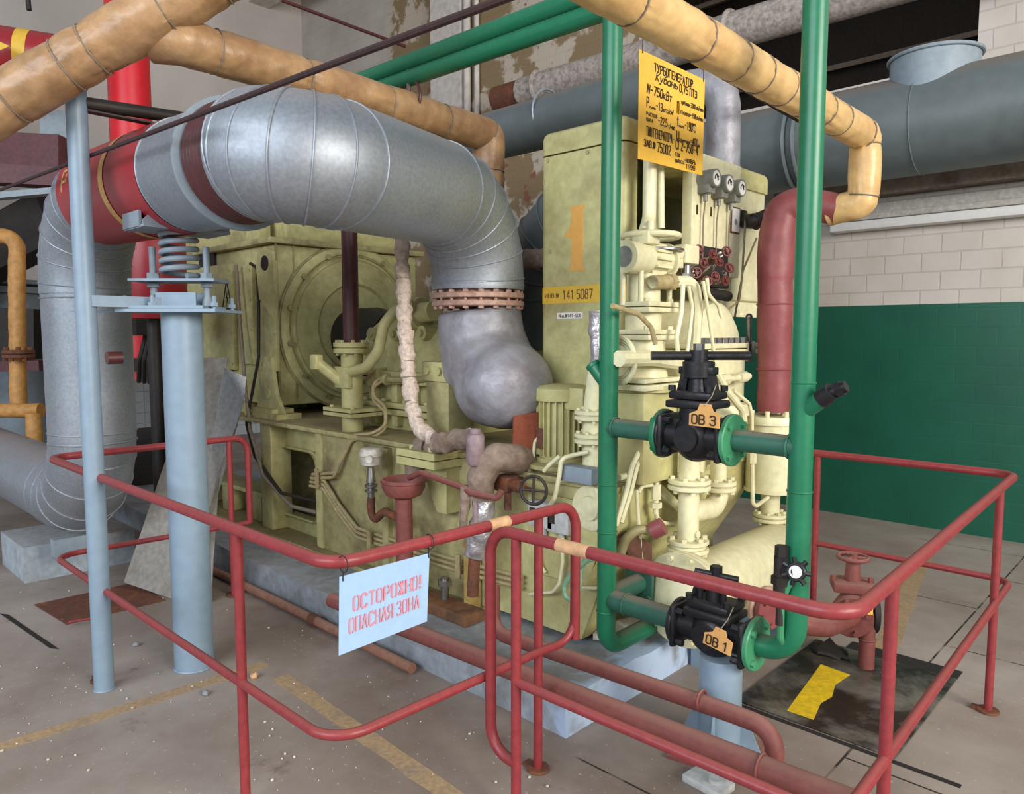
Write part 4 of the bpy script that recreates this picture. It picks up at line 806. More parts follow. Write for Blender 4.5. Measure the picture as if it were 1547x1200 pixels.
pts1 = [(.3,0),(.92,0),(.92,.04),(.85,.06),(.85,.94),(.92,.96),(.92,1),(.3,1),(.3,.96),(.36,.94),(.36,.8),(.3,.68),(.12,.58),(.1,.53),(.36,.53),(.36,.06),(.3,.04)]
B('numeral', MB().prism([(p[0]*B_w, p[1]*h1) for p in pts1][::-1], TXo, X, Z, -.0015), ORANGE, cab, 'faded orange stencilled numeral 1')
yb0, yb1 = W(820,455,y=HY0), W(912,455,y=HY0); zb1, zb0 = W(866,432,y=HY0).z, W(866,458,y=HY0).z
band_ = B('number_band', MB().bx(yb0.x, -2.02, HY0-.0015, HY0+.001, zb0, zb1), YBAND, cab, 'yellow band with stencilled number')
TX('ИНВ.№', (yb0.x+.015, HY0-.0022, zb0+.03), X, Z, .1, .024, MARKS, band_); TX('141 5087', (yb0.x+.135, HY0-.0022, zb0+.018), X, Z, .2, .05, MARKS, band_)
lb = W(862,477,y=HY0); lbl_ = B('number_label', MB().bx(lb.x-.09, lb.x+.08, HY0-.0015, HY0+.001, lb.z-.016, lb.z+.016), WHITE, cab, 'small white inventory label')
TX('Инв.№141-508', (lb.x-.08, HY0-.0022, lb.z-.009), X, Z, .15, .018, MARKS, lbl_)
# gauges
gauge_at = [(1074,270), (1094,278), (1113,285)]
def gauge(px, py, label):
    p = W(px, py, x=HX1+.09); t = T('pressure_gauge', label, 'gauge', V((HX1+.03, p.y, p.z-.05)), 'pressure gauges on the panel top')
    B('housing', MB().cyl((HX1+.03,p.y,p.z), (HX1+.12,p.y,p.z), .048, n=28).bx(HX1+.03, HX1+.1, p.y-.035, p.y+.035, p.z-.075, p.z-.02, .006).cyl((HX1+.06,p.y,p.z-.075), (HX1+.06,p.y,p.z-.115), .012, n=10), GAUGEGREY, t)
    d = B('dial', MB().disc((HX1+.122,p.y,p.z), X, .039, .004, 28), WHITE, t)
    B('needle', MB().box((HX1+.126,p.y+.006,p.z+.006), (.002,.008,.036), Matrix.Rotation(.6,4,'X')).torus((HX1+.125,p.y,p.z-.003), X, .02, .003, 16, 6, .4, 3.4), INK, d)
    B('bezel', MB().torus((HX1+.122,p.y,p.z), X, .043, .005, 28, 8), GAUGEGREY, t)
    TB('gauge_tube', MB().tube([(HX1+.06,p.y,p.z-.115), (HX1+.05,p.y,p.z-.2), (HX1+.05,p.y,p.z-.42)], .004, .02, 6), WIRE, 'thin tube running down the panel from '+label.split(',')[0], 'tube', 'thin tubes under the gauges')
gauge(*gauge_at[0], 'left gauge of three, nearest the hanging yellow sign'); gauge(*gauge_at[1], 'middle gauge of three on the cabinet panel'); gauge(*gauge_at[2], 'right gauge of three, above the framed white card')
for k, (px, py) in enumerate(((1053,317),(1074,320))):
    p = W(px, py, x=HX1+.031); B('slot', MB().box((HX1+.031,p.y,p.z), (.004,.012,.05)), SOOT, cab)
p = W(1110, 333, x=HX1+.032); cd = T('framed_card', 'small white card in a brown frame below right gauge', 'card', (HX1+.032, p.y, p.z-.075))
B('frame', MB().box((HX1+.034,p.y,p.z), (.008,.1,.15), None, .002), RUST, cd); B('card', MB().box((HX1+.0385,p.y,p.z), (.002,.084,.132)), WHITE, cd)
B('mark', MB().disc((HX1+.0398,p.y,p.z-.01), X, .018, .001, 16), BLUEGREY, cd)
# cluster of little needle valves
nv = []
for i, (px, py) in enumerate(((1056,378),(1077,385),(1098,380),(1063,398),(1086,396),(1102,405),(1052,412),(1080,418),(1096,424),(1068,425))):
    p = W(px, py, x=HX1+.2); q = W(px, py+4, x=HX1+.06)
    if not nv:
        t = T('needle_valve', 'x', 'valve', p, 'dark red needle valves under the gauges'); ax = V((1,-.25,.15)).normalized()
        B('handwheel', MB().torus(p, ax, .024, .0055, 18, 6).cyl(p-basis(ax)[0]*.024, p+basis(ax)[0]*.024, .005, n=6).cyl(p-basis(ax)[1]*.024, p+basis(ax)[1]*.024, .005, n=6).cyl(p-ax*.01, p+ax*.012, .01, n=10), mat('dark_red_wheel_paint', (108,44,42), .5, 0, .5, (64,40,38), 12), t)
        B('stem', MB().cyl(p, p-ax*.1, .006, n=8).cyl(p-ax*.06, p-ax*.14, .017, n=6), STEEL, t); B('body', MB().box(p-ax*.15, (.05,.03,.045), None, .006), RUST, t); nv.append(t); t0 = t
    else:
        t = copy_tree(t0, p, None, (random.uniform(-.4,.4), random.uniform(-.3,.3), random.uniform(-.5,.3))); nv.append(t)
    t['label'] = ('needle valve with dark red wheel, ' + ('top left of the cluster','top middle of the cluster','top right of the cluster','second row left of the cluster','centre of the cluster','right edge of the cluster','left edge of the cluster above cream pipe bend','bottom middle of the cluster','bottom right of the cluster','bottom left of the cluster')[i])
TB('valve_manifold', MB().box(W(1076,405,x=HX1+.02), (.05,.32,.22), None, .01).cyl(W(1056,440,x=HX1+.03), W(1100,448,x=HX1+.03), .03, n=14), DARK, 'dark manifold block carrying the cluster of red needle valves', 'manifold')
# cables into the hood
cable('signal_cable', [W(1126,330,x=HX1+.06), W(1125,352,x=HX1+.08), W(1121,420,x=HX1+.1), W(1110,480,x=HX1+.06)], .006, WIRE, 'grey cable hanging from the square hole of cabinet')
cable('signal_cable', [W(1143,360,x=HX1+.08), W(1122,410,x=HX1+.1), W(1117,455,x=HX1+.1), W(1098,470,x=HX1+.06)], .006, CONDUIT, 'pale cable slanting down beside the red wrapped pipe')
hb = [W(1120,333,x=HX1-.02), W(1140,335,x=HX1+.12), W(1160,326,x=HX1+.16), W(1175,318,x=HX1+.14)]
TB('flexible_conduit', MB().sweep(resample(fillet(hb, .06, 6), .006), .043, 18).torus(hb[1], (hb[2]-hb[1]), .045, .005, 20, 6), DARK, 'dark thick flexible conduit entering the cabinet hole', 'conduit')
# ================================================================== CONTROL VALVE STACK
vx, vy = -1.97, W(972, 450, x=-1.97).y
def sz(py): return W(972, py, x=-1.97).z
cvk = T('control_valve', 'tall cream control valve stack with motor and handwheel behind left green pipe', 'control valve', (vx, vy, zT))
B('lower_body', MB().bx(vx-.12, vx+.12, vy-.16, vy+.14, zT, sz(590), .01).lathe((vx,vy,sz(590)), Z, [(.16,0),(.16,.03),(.1,.04),(.13,sz(530)-sz(590))], 28), OLIVE, cvk)
B('body_flange', MB().bx(vx-.15, vx+.15, vy-.2, vy+.16, sz(582)-.012, sz(582)+.014, .004).bx(vx-.15, vx+.15, vy-.2, vy+.16, sz(575)+.0, sz(575)+.02, .004), CREAM, cvk)
B('middle_body', MB().cyl((vx,vy,sz(575)), (vx,vy,sz(508)), .12, .1, 28).cyl((vx,vy,sz(508)), (vx,vy,sz(466)), .085, n=24), CREAM, cvk)
for py in (506, 465):
    f = MB().box((vx,vy,sz(py)-.013), (.23,.25,.022), None, .003).box((vx,vy,sz(py)+.013), (.23,.25,.022), None, .003)
    for dx in (-.085,.085):
        for dy in (-.095,.095): f.bolt((vx+dx,vy+dy,sz(py)+.024), Z, .014, .016)
    B('square_flange', f, CREAM, cvk)
B('actuator_cylinder', MB().cyl((vx,vy,sz(462)), (vx,vy,sz(415)), .078, n=28), CREAM, cvk)
for dx, dy in ((-.03,-.12),(.06,-.11),(.07,.11),(-.05,.12)): B('tie_rod', MB().cyl((vx+dx,vy+dy,sz(462)), (vx+dx,vy+dy,sz(412)), .013, n=12), CREAM, cvk)
mzc = sz(393)
m0, m1 = V((vx+.03,vy-.2,mzc)), V((vx+.03,vy+.11,mzc))
mt = B('servo_motor', MB().cyl(m0, m0.lerp(m1,.5), .072, n=28).cyl(m0.lerp(m1,.5), m1, .066, n=28).lathe(m1, Y, [(.085,0),(.085,.02),(.05,.035),(.03,.12),(.02,.13)], 28).box(m0.lerp(m1,.45)+V((.02,0,.09)), (.09,.1,.06), None, .01), CREAM, cvk)
for k in range(12):
    a = 2*math.pi*k/12; d = V((math.cos(a),0,math.sin(a)))
    B('cooling_fin', MB().box(m0.lerp(m1,.72)+d*.07, (.012 if abs(d.x)<.7 else .024, .12, .024 if abs(d.x)<.7 else .012)), CREAM, mt)
B('fan_grille', MB().disc(m0+V((0,-.001,0)), Y, .046, .004, 24), GAUGEGREY, mt)
hz_ = sz(357); hwl = B('handwheel', MB().torus((vx+.02,vy+.02,hz_), Z, .13, .014, 36, 10).cyl((vx+.02,vy+.02,hz_-.03), (vx+.02,vy+.02,hz_+.07), .018, n=14), CREAM, cvk)
for k in range(3):
    a = k*2.094+.3; B('spoke', MB().cyl((vx+.02,vy+.02,hz_), (vx+.02+.128*math.cos(a),vy+.02+.128*math.sin(a),hz_), .009, n=8), CREAM, hwl)
B('indicator_disc', MB().disc((vx+.02,vy+.09,hz_-.06), Z, .12, .012, 32), STEEL, cvk)
B('side_handwheel', MB().torus(W(935,545,x=vx+.05), V((.2,1,0)), .1, .012, 30, 8).torus(W(935,545,x=vx+.05), V((.2,1,0)), .075, .008, 30, 8), CREAM, cvk)
st2 = W(985,495,x=-1.93); B('sight_glass', MB().cyl(st2+V((0,0,-.05)), st2+V((0,0,.06)), .028, n=16).bolt(st2+V((0,0,.04)), Z, .036, .03), STEEL, cvk)
B('vent_riser', MB().tube([W(982,235,x=-2.0), W(981,330,x=-2.0), W(974,352,x=-1.98)], .032, .08, 14).tube([W(997,250,x=-2.0), W(998,345,x=-2.0)], .02, 0, 12), CREAM, cvk)
# servo box
sb = W(1037, 385, x=-1.9); svb = T('servo_box', 'small cream square terminal box with round cap left of needle valves', 'electric box', sb+V((0,0,-.16)))
B('case', MB().box(sb, (.07,.13,.09), None, .008).box(sb+V((-.01,-.09,-.02)), (.06,.07,.1), None, .006), CREAM, svb)
B('cap', MB().disc(sb+V((.022,-.09,0)), X, .026, .01, 18), CREAM, svb)
B('gland', MB().cyl(sb+V((0,0,-.05)), sb+V((0,0,-.12)), .024, n=14).bolt(sb+V((0,0,-.12)), Z, .032, .03).cyl(sb+V((0,0,-.12)), sb+V((0,0,-.17)), .018, n=12), STEEL, svb)
# ================================================================== TURBINE CASING (front)
tcx, tcy = -2.02, W(1082, 520, x=-2.02).y; zj = W(1090, 528, x=-1.9).z; rt = .27
tc_ = T('turbine_casing', 'domed cream turbine casing with bolted joint behind the upper black valve', 'turbine casing', (tcx, tcy, zT))
B('upper_dome', MB().lathe((tcx-.5,tcy,zj), X, [(rt,0),(rt,.42),(rt*.93,.5),(rt*.7,.545),(.05,.56)], 36), CREAM, tc_)
jf = MB().bx(tcx-.5, tcx+.09, tcy-rt-.05, tcy+rt+.05, zj+.003, zj+.03, .004).bx(tcx-.5, tcx+.09, tcy-rt-.05, tcy+rt+.05, zj-.03, zj-.003, .004)
B('joint_flange', jf, CREAM, tc_)
for k in range(9): B('joint_bolt', MB().bolt((tcx+.06, tcy-rt+.0+k*.066, zj+.03), Z, .02, .03), STEEL, tc_)
B('lower_case', MB().bx(tcx-.4, tcx+.07, tcy-.2, tcy+.22, zj-.3, zj-.03, .02).lathe((tcx+.02,tcy+.02,zj-.42), Z, [(.1,0),(.16,.06),(.15,.12)], 24).bx(tcx-.5, tcx-.1, tcy-.3, tcy+.3, zT, zj-.2, .02), CREAM, tc_)
p = W(1118, 571, x=-1.88); B('grease_cock', MB().cyl(p+V((0,-.16,0)), p+V((0,.1,.005)), .018, n=12).ball(p+V((0,.1,.005)), .018).cyl(p+V((0,-.22,0)), p+V((0,-.14,0)), .03, n=6).cyl(p+V((0,-.02,0)), p+V((0,.06,.004)), .03, n=14), CREAM, tc_)
p = W(1132, 515, x=-1.95); B('lever', MB().cyl(p, p+V((0,-.01,.13)), .012, .016, 12).ball(p+V((0,-.01,.135)), .02).box(p+V((0,0,-.06)), (.05,.1,.12), None, .02), STEEL, tc_)
# long cream pipes at the front
cable('cream_pipe', [W(985,427,x=-1.88), W(1012,426,x=-1.88), W(1050,425,x=-1.86), W(1053,470,x=-1.86), W(1049,528,x=-1.86), W(1047,540,x=-1.86)], .028, CREAM, 'cream pipe bending down right of the servo motor', 'pipe', .1)
B('union_nut', MB().bolt(W(1012,426,x=-1.88)+V((0,-.02,0)), Y, .042, .04).cyl(W(985,427,x=-1.88), W(1012,426,x=-1.88), .033, n=14), CONDUIT, ORG and T('pipe_union', 'brass-coloured union joint on cream pipe below servo motor', 'fitting', W(1000,427,x=-1.88)))
cable('cream_pipe', [W(935,542,x=-1.84), W(985,541,x=-1.84), W(1032,548,x=-1.82), W(1036,590,x=-1.82), W(1036,640,x=-1.82)], .036, CREAM, 'thick cream pipe curving down behind the upper black valve', 'pipe', .16)
for i, (pts, r, lb) in enumerate((
    ([(1032,430),(1030,470),(1022,510),(1025,545)], .011, 'thin cream tube left of the bending cream pipe'),
    ([(1040,432),(1046,465),(1040,520),(1036,545)], .009, 'thin cream tube crossing before the cream pipe'),
    ([(1062,425),(1068,460),(1074,500),(1080,545)], .009, 'thin cream tube hanging over the turbine dome'),
    ([(1068,420),(1070,445),(1085,462),(1090,480)], .009, 'thin cream tube curling under the red needle valves'),
    ([(925,462),(965,475),(984,495),(990,520)], .011, 'cream tube slanting right from left green pipe to valve flange'),
    ([(1077,552),(1098,590),(1122,620),(1124,638),(1120,655)], .019, 'thick cream tube slanting down right of the upper black valve'),
    ([(1108,590),(1132,610),(1136,630),(1136,650)], .01, 'thin cream tube beside the strainer top'),
    ([(965,745),(968,735),(985,733)], .009, 'thin cream tube bent at the tank front'),
    ([(962,740),(964,780),(968,830),(972,860)], .009, 'thin cream tube dropping down the tank front'),
    ([(991,770),(992,782),(1000,790),(1018,793)], .011, 'cream tube curling under the relief fitting'),
    ([(975,663),(955,705),(947,740),(930,795)], .012, 'slanted cream conduit beside the left green pipe'),
    ([(982,660),(962,705),(953,742),(938,790)], .012, 'second slanted cream conduit beside the left green pipe'))):
    cable('cream_tube', [W(a, b, x=-1.80 if i < 7 else -1.88) for a, b in pts], r, CREAM if i != 4 else CONDUIT, lb, 'tube', .05)
p = W(991, 748, x=-1.87); rf = T('relief_fitting', 'small cream hexagon relief fitting on tank front', 'fitting', p)
B('body', MB().bolt(p+V((0,0,-.02)), Z, .022, .07).bolt(p+V((0,0,-.06)), Z, .028, .025).cyl(p+V((0,0,-.09)), p+V((0,0,.06)), .012, n=10), CREAM, rf)
p = W(985, 803, x=-1.82); fc = T('filler_cap', 'dull red filler cap on a curved dark neck at tank front', 'cap', p)
B('cap', MB().cyl(p, p+V((.045,.02,.03)), .04, n=20), RED_WRAP, fc)
B('neck', MB().tube([p+V((-.02,0,0)), W(965,798,x=-1.86), W(945,815,x=-1.9), W(938,835,x=-1.92)], .022, .06, 12), OLIVE_DIRTY, fc)
TB('red_hood', MB().slab([W(942,822,x=-1.9), W(958,810,x=-1.88), W(985,822,x=-1.86), W(985,858,x=-1.86), W(955,850,x=-1.9)], .06), mat('brown_inside_paint', (104,66,50), .6, 0, .6, (70,46,38), 6), 'brown angular guard on the lower tank front', 'guard')
# twin flanged risers into the cooler
def riser(px, py0, pyf, py1, x, r, R, label):
    y = W(px, pyf, x=x).y; t = T('flanged_riser', label, 'pipe', (x, y, W(px,py1,x=x).z)); za, zf, zb_ = W(px,py0,x=x).z, W(px,pyf,x=x).z, W(px,py1,x=x).z
    B('pipe', MB().cyl((x,y,zb_), (x,y,za), r, n=22), CREAM, t); B('flange', MB().flange((x,y,zf), Z, R, .022, 6, .012), CREAM, t); return t, y
rA, yA = riser(1041, 640, 731, 862, -1.78, .05, .1, 'cream flanged riser pipe directly under the upper black valve')
B('lower_flange', MB().flange((-1.78,yA,W(1038,824,x=-1.78).z), Z, .098, .02, 6, .014, .02), CREAM, rA)
p = W(1051, 806, x=-1.74); B('test_nipple', MB().cyl(p+V((-.05,0,-.01)), p+V((.02,-.01,0)), .016, n=12), CREAM, rA)
rB, yB = riser(1085, 690, 733, 742, -1.78, .04, .088, 'cream flanged riser with swept elbow joining its left neighbour')
B('elbow', MB().tube([(-1.78,yB,W(1085,735,x=-1.78).z), (-1.78,yB+.02,W(1090,765,x=-1.78).z), (-1.78,yA,W(1040,775,x=-1.78).z)], .052, .08, 20, 8), CREAM, rB)
B('upper_bend', MB().tube([(-1.78,yB,W(1085,690,x=-1.78).z), (-1.79,yB-.01,W(1085,665,x=-1.78).z), (-1.9,yB-.1,W(1070,655,x=-1.8).z)], .04, .06, 16), CREAM, rB)
TB('lever_bracket', MB().slab([W(1060,665,x=-1.84), W(1075,675,x=-1.84), W(1065,715,x=-1.84), W(1050,712,x=-1.84)], .06), CREAM, 'cream angular block between the two flanged risers', 'bracket')
# oil cooler
OX = -1.74; y0c, y1c = 3.0, 4.02; rc = .172
zc = W(1100, 858, x=OX).z; zc = .425
oc = T('oil_cooler', 'cream horizontal cylinder oil cooler at the machine front foot', 'oil cooler', (OX, 3.45, .2))
B('shell', MB().lathe((OX,y0c,zc), Y, [(rc,0),(rc,y1c-y0c-.06),(rc*.9,y1c-y0c),(rc*.55,y1c-y0c+.05),(.02,y1c-y0c+.06)], 40), CREAM, oc)
B('end_flange', MB().disc((OX,y0c-.015,zc), Y, rc+.05, .026, 40).disc((OX,y0c-.045,zc), Y, rc+.05, .026, 40).bolts((OX,y0c-.058,zc), -Y, rc+.025, 12, .014, .016).lathe((OX,y0c-.06,zc), -Y, [(rc*.9,0),(rc*.85,.04),(rc*.4,.08),(.02,.085)], 36), CREAM, oc)
B('saddle', MB().bx(OX-.09, OX+.15, 3.2, 3.26, .0, .3), PALEBLUE, oc); B('saddle', MB().bx(OX-.09, OX+.15, 3.75, 3.81, 0, .3), PALEBLUE, oc)
# strainer
nx, ny = -1.8, W(1163, 790, x=-1.8).y
def nz(py): return W(1165, py, x=-1.8).z
sr = T('strainer', 'upright cream cylindrical strainer on a flanged neck under the red wrapped pipe', 'strainer', (nx, ny, nz(800)))
B('neck', MB().cyl((nx,ny,zc+rc-.02), (nx,ny,nz(735)), .052, n=22), CREAM, sr)
B('neck_flange', MB().flange((nx,ny,nz(780)), Z, .095, .02, 8, .011), CREAM, sr)
B('body', MB().lathe((nx,ny,nz(735)), Z, [(.1,-.03),(.15,-.02),(.15,.0),(.14,.0),(.14,nz(640)-nz(735)),(.155,nz(640)-nz(735)),(.155,nz(630)-nz(735)),(.15,nz(628)-nz(735))], 40), CREAM, sr)
for k in range(8):
    a = k*.785+.2; B('lid_bolt', MB().cyl((nx+.13*math.cos(a),ny+.13*math.sin(a),nz(632)), (nx+.13*math.cos(a),ny+.13*math.sin(a),nz(622)+.01), .013, n=8), CREAM, sr)
B('drain_cock', MB().tube([W(1136,655,x=-1.72), W(1137,760,x=-1.72), W(1142,765,x=-1.72), W(1160,752,x=-1.74)], .011, .03, 8).bolt(W(1136,700,x=-1.72), Z, .022, .06), CREAM, sr)
p = W(1185, 600, x=-1.75); B('air_cock', MB().cyl(V((p.x,p.y,nz(628))), p+V((0,0,.06)), .016, n=12).cyl(p+V((0,-.02,0)), p+V((0,.07,0)), .014, n=12).box(p+V((0,0,.075)), (.02,.07,.012)), CREAM, sr)
# red wrapped pipe above the strainer
rw = [V((nx,ny,nz(622))), V((nx,ny-.01,nz(520))), V((nx,ny-.02,nz(420))), V((nx,ny-.01,W(1167,350,x=nx).z)), V((nx+.02,ny,W(1185,318,x=nx).z)), V((nx+.12,ny+.03,W(1185,312,x=nx).z)), V((nx+.3, W(1308,205,x=-1.38).y, W(1235,321,y=W(1308,205,x=-1.38).y).z))]
rwp = resample(fillet(rw, .1, 6), .02)
TB('wrapped_pipe', MB().sweep(rwp, lambda u: .086 + .012*min(1, u*1.6) - .02*max(0,(u-.72)/.28), 28, True, .09, 7).torus(rwp[12], Z, .091, .005, 28, 6).torus(rwp[30], Z, .096, .005, 28, 6), RED_WRAP, 'dull red fabric wrapped pipe rising from the strainer to buff pipe', 'pipe')
# ================================================================== GREEN PIPE FRAME AND BLACK VALVES
GY = 2.59; LX, RX = -1.905, W(1206, 800, y=GY).x; gr = .042
zbL = W(922, 982, y=GY).z; zmid = W(963, 650, y=GY).z; zlo = W(1150, 975, y=GY).z
gf = T('green_pipe_frame', 'green steel pipework of two uprights tied by the two black valves', 'pipework', (LX, GY, .2))
B('left_upright', MB().tube([(LX,GY,3.12), (LX,GY,zbL), (LX,3.25,zbL)], gr, .1, 22, 8), GREEN, gf)
B('right_upright', MB().tube([(RX,GY,3.3), (RX,GY,zlo), (-1.27,GY,zlo)], gr, .11, 22, 8), GREEN, gf)
for (x, pys) in ((LX,(712,784,905)), (RX,(578,742))):
    for py in pys:
        z_ = W(922 if x == LX else 1206, py+20 if x==LX else py, y=GY).z; B('weld_bead', MB().torus((x,GY,z_), Z, gr, .004, 24, 6), GREEN, gf)
zT1, zT2 = W(800, 40, y=GY).z, W(800, 75, y=GY).z
B('top_beam', MB().cyl((LX+.04,GY,3.08), (-4.6,GY,3.13), .043, n=20), GREEN, gf); B('lower_top_beam', MB().cyl((LX+.02,GY+.01,3.0), (-4.5,GY+.01,3.05), .043, n=20), GREEN, gf)
v3x0, v3x1 = W(1003, 650, y=GY).x, W(1107, 658, y=GY).x
v1x0, v1x1 = W(1022, 945, y=GY).x, W(1142, 978, y=GY).x
B('tie_pipe', MB().cyl((LX,GY,zmid), (v3x0,GY,zmid), .04, n=22).torus((LX+.04,GY,zmid), X, .042, .006, 22, 6), GREEN_DUSTY, gf)
B('tie_pipe', MB().cyl((v3x1,GY,zmid), (RX,GY,zmid), .04, n=22).torus((RX-.04,GY,zmid), X, .042, .006, 22, 6), GREEN_DUSTY, gf)
def gflange(c, ax, R=.098, t=.022, m=GREEN_LT):
    a = V(ax).normalized(); return B('flange', MB().disc(c, a, R, t).bolts(V(c)+a*t/2, a, R*.78, 4, .014, .012, .78).bolts(V(c)-a*t/2, -a, R*.78, 4, .014, .03, .78), m, gf)
gflange((v3x0,GY,zmid), -X, .1, .022, GREEN); gflange((v3x1,GY,zmid), X, .1); gflange((v1x1,GY,zlo), X, .102)
B('stub', MB().cyl((LX,GY,W(915,585,y=GY).z), W(896,552,y=GY-.02), .03, n=18).disc(W(896,552,y=GY-.02), W(896,552,y=GY-.02)-V((LX,GY,W(915,585,y=GY).z)), .033, .02, 18), GREEN, gf)
sR0 = V((RX,GY,W(1215,625,y=GY).z)); sR1 = W(1241, 603, y=GY-.02)
B('stub', MB().cyl(sR0, sR1, .03, n=18), GREEN, gf)
mq = W(966, 880, y=2.86)
B('machine_flange', MB().box(mq, (.15,.02,.15), None, .004).bolts(mq+V((0,-.01,0)), -Y, .085, 4, .011, .012, .785).tube([mq, (mq.x,GY,zlo), (v1x0-.02,GY,zlo)], .045, .08, 20, 8).torus((mq.x+.12,GY,zlo), X, .046, .005, 22, 6), GREEN_DUSTY, gf)
B('purge_tube', MB().tube([W(1206,868,y=GY-.05), W(1190,885,y=GY-.06), W(1180,910,y=GY-.06), W(1179,965,y=GY-.05), W(1182,972,y=GY-.03)], .013, .03, 10), GREEN_LT, gf)
# drain cock on right stub
dk_ = T('drain_cock', 'small black bent drain cock on right green upright stub', 'valve', sR1)
dax = (sR1-sR0).normalized()
B('body', MB().cyl(sR1, sR1+dax*.05, .034, .03, 18).cyl(sR1+dax*.03, sR1+dax*.03+V((.06,0,.03)), .02, n=14).bolt(sR1+dax*.03+V((.03,0,.015)), V((.06,0,.03)), .028, .02), BLACK, dk_)
def valve(name, label, x0, x1, z, kind):
    xm = (x0+x1)/2; L = x1-x0; t = T('gate_valve', label, 'valve', (xm, GY, z-.1)); c = V((xm,GY,z))
    B('body', MB().cyl((x0+.012,GY,z), (x1-.012,GY,z), .062, n=24).ball(c, .098, (.95,.9,1.02), 24, 14).cyl(c+V((0,.0,0)), c+V((0,-.095,0)), .05, n=20).cyl(c, c+V((0,0,.13 if kind == 3 else .078)), .07, n=20), BLACK, t)
    for xx, s in ((x0+.025,1),(x1-.025,-1)):
        B('end_flange', MB().box((xx,GY,z), (.026,.17,.17), None, .02).disc((xx-s*.012,GY,z), X, .096, .02, 28).bolt((xx+.013*s,GY-.062,z+.062), X*s, .014, .03).bolt((xx+.013*s,GY-.062,z-.062), X*s, .014, .03), BLACK, t)
    bt = z+(.13 if kind == 3 else .078)
    B('bonnet', MB().box((xm,GY,bt), (.2,.16,.03), None, .008).box((xm,GY,bt+.034), (.18,.145,.03), None, .008).bolt((xm-.08,GY-.06,bt+.05), Z, .015, .022).bolt((xm+.08,GY-.06,bt+.05), Z, .015, .022).bolt((xm-.08,GY+.06,bt+.05), Z, .015, .022).bolt((xm+.08,GY+.06,bt+.05), Z, .015, .022).cyl((xm,GY,bt+.04), (xm,GY,bt+.1), .04, .035, 18), BLACK, t)
    if kind == 3:
        top = W(1062, 537, y=GY).z
        B('yoke', MB().prism([(-.085,0),(-.045,0),(-.03,.1),(-.03,top-bt-.06),(-.05,top-bt-.06),(-.055,.12)], (xm,GY+.02,bt+.04), X, Z, .04).prism([(.085,0),(.045,0),(.03,.1),(.03,top-bt-.06),(.05,top-bt-.06),(.055,.12)], (xm,GY+.02,bt+.04), X, Z, .04).cyl((xm,GY,top-.085), (xm,GY,top-.025), .06, .062, 22).box((xm,GY,bt+.13), (.15,.05,.03), None, .005), BLACK, t)
        B('spindle', MB().cyl((xm,GY,bt), (xm,GY,top), .013, n=12).bolt((xm,GY,top+.015), Z, .022, .03), STEEL, t)
        d = RGT
        B('handle_bar', MB().cyl(V((xm,GY,top-.002))-d*.185, V((xm,GY,top-.002))+d*.2, .0175, n=14).cyl((xm,GY,top-.025), (xm,GY,top+.02), .036, n=20), BLACK, t)
    else:
        B('yoke', MB().torus((xm,GY,bt+.05), Y, .085, .016, 24, 10, -math.pi/2, math.pi/2).cyl((xm-.05,GY-.03,bt+.05), (xm-.05,GY-.03,bt+.13), .012, n=8).bolt((xm-.05,GY-.03,bt+.1), Z, .02, .02).cyl((xm+.05,GY-.03,bt+.05), (xm+.05,GY-.03,bt+.13), .012, n=8).bolt((xm+.05,GY-.03,bt+.1), Z, .02, .02), BLACK, t)
        top = W(1088, 872, y=GY).z
        B('spindle', MB().cyl((xm,GY,bt), (xm,GY,top+.02), .014, n=12), STEEL, t)
        B('handle_bar', MB().cyl((xm-.075,GY-.03,top+.012), (xm+.085,GY+.02,top-.0), .012, n=12).bolt((xm,GY,top), Z, .024, .04), BLACK, t)
    return t, xm, bt
def card_tag(px, py, w, h, s, label):
    p = W(px, py, y=GY-.13); t = T('valve_tag', label, 'tag', V((p.x, GY-.13, p.z-h/2)))
    tilt = Matrix.Rotation(.16 if '1' in s else .02, 3, 'Y'); u, v_ = tilt @ X, tilt @ Z
    poly = [(-.5,-.5),(.5,-.5),(.5,.12),(.28,.22),(.2,.5),(-.16,.5),(-.24,.2),(-.5,.02)]
    B('card', MB().prism([(a*w, b*h) for a, b in poly], p, u, v_, -.003), TAG, t)
    TX(s, p - u*w*.44 - v_*h*.42 + V((0,-.0035,0)), u, v_, w*.84, h*.46, INK, t)
    B('string', MB().tube([p+v_*h*.42+V((0,-.003,0)), p+v_*h*.8+V((.005,.04,0)), p+v_*h*1.3+V((.005,.07,0))], .002, 0, 6), WIRE, t)
v3, x3, b3 = valve('v3', 'upper black cast valve tagged OB 3 between the green uprights', v3x0, v3x1, zmid, 3)
v1, x1_, b1 = valve('v1', 'lower black cast valve tagged OB 1 on the pale blue pier', v1x0, v1x1, zlo, 1)
card_tag(1064, 628, .125, .085, 'ОВ 3', 'tan card tag lettered OB 3 on upper black valve'); card_tag(1085, 966, .115, .085, 'ОВ 1', 'tan card tag lettered OB 1 on lower black valve')
# pier under the lower valve
pi_ = T('valve_pier', 'pale blue pipe pier with gussets and base plate under lower black valve', 'pier', (x1_+.02, GY, 0))
px_ = x1_+.03
B('pipe', MB().cyl((px_,GY,0), (px_,GY,zlo-.09), .082, n=32), PALEBLUE, pi_)
B('base_plate', MB().box((px_,GY,.008), (.32,.3,.014), .2), RED_DUSTY, pi_)
for a in (.3, 1.87, 3.44, 5.0):
    d = V((math.cos(a), math.sin(a), 0)); B('gusset', MB().prism([(.075,0),(.17,0),(.08,.2)], V((px_,GY,.015)), d, Z, .008), PALEBLUE, pi_)
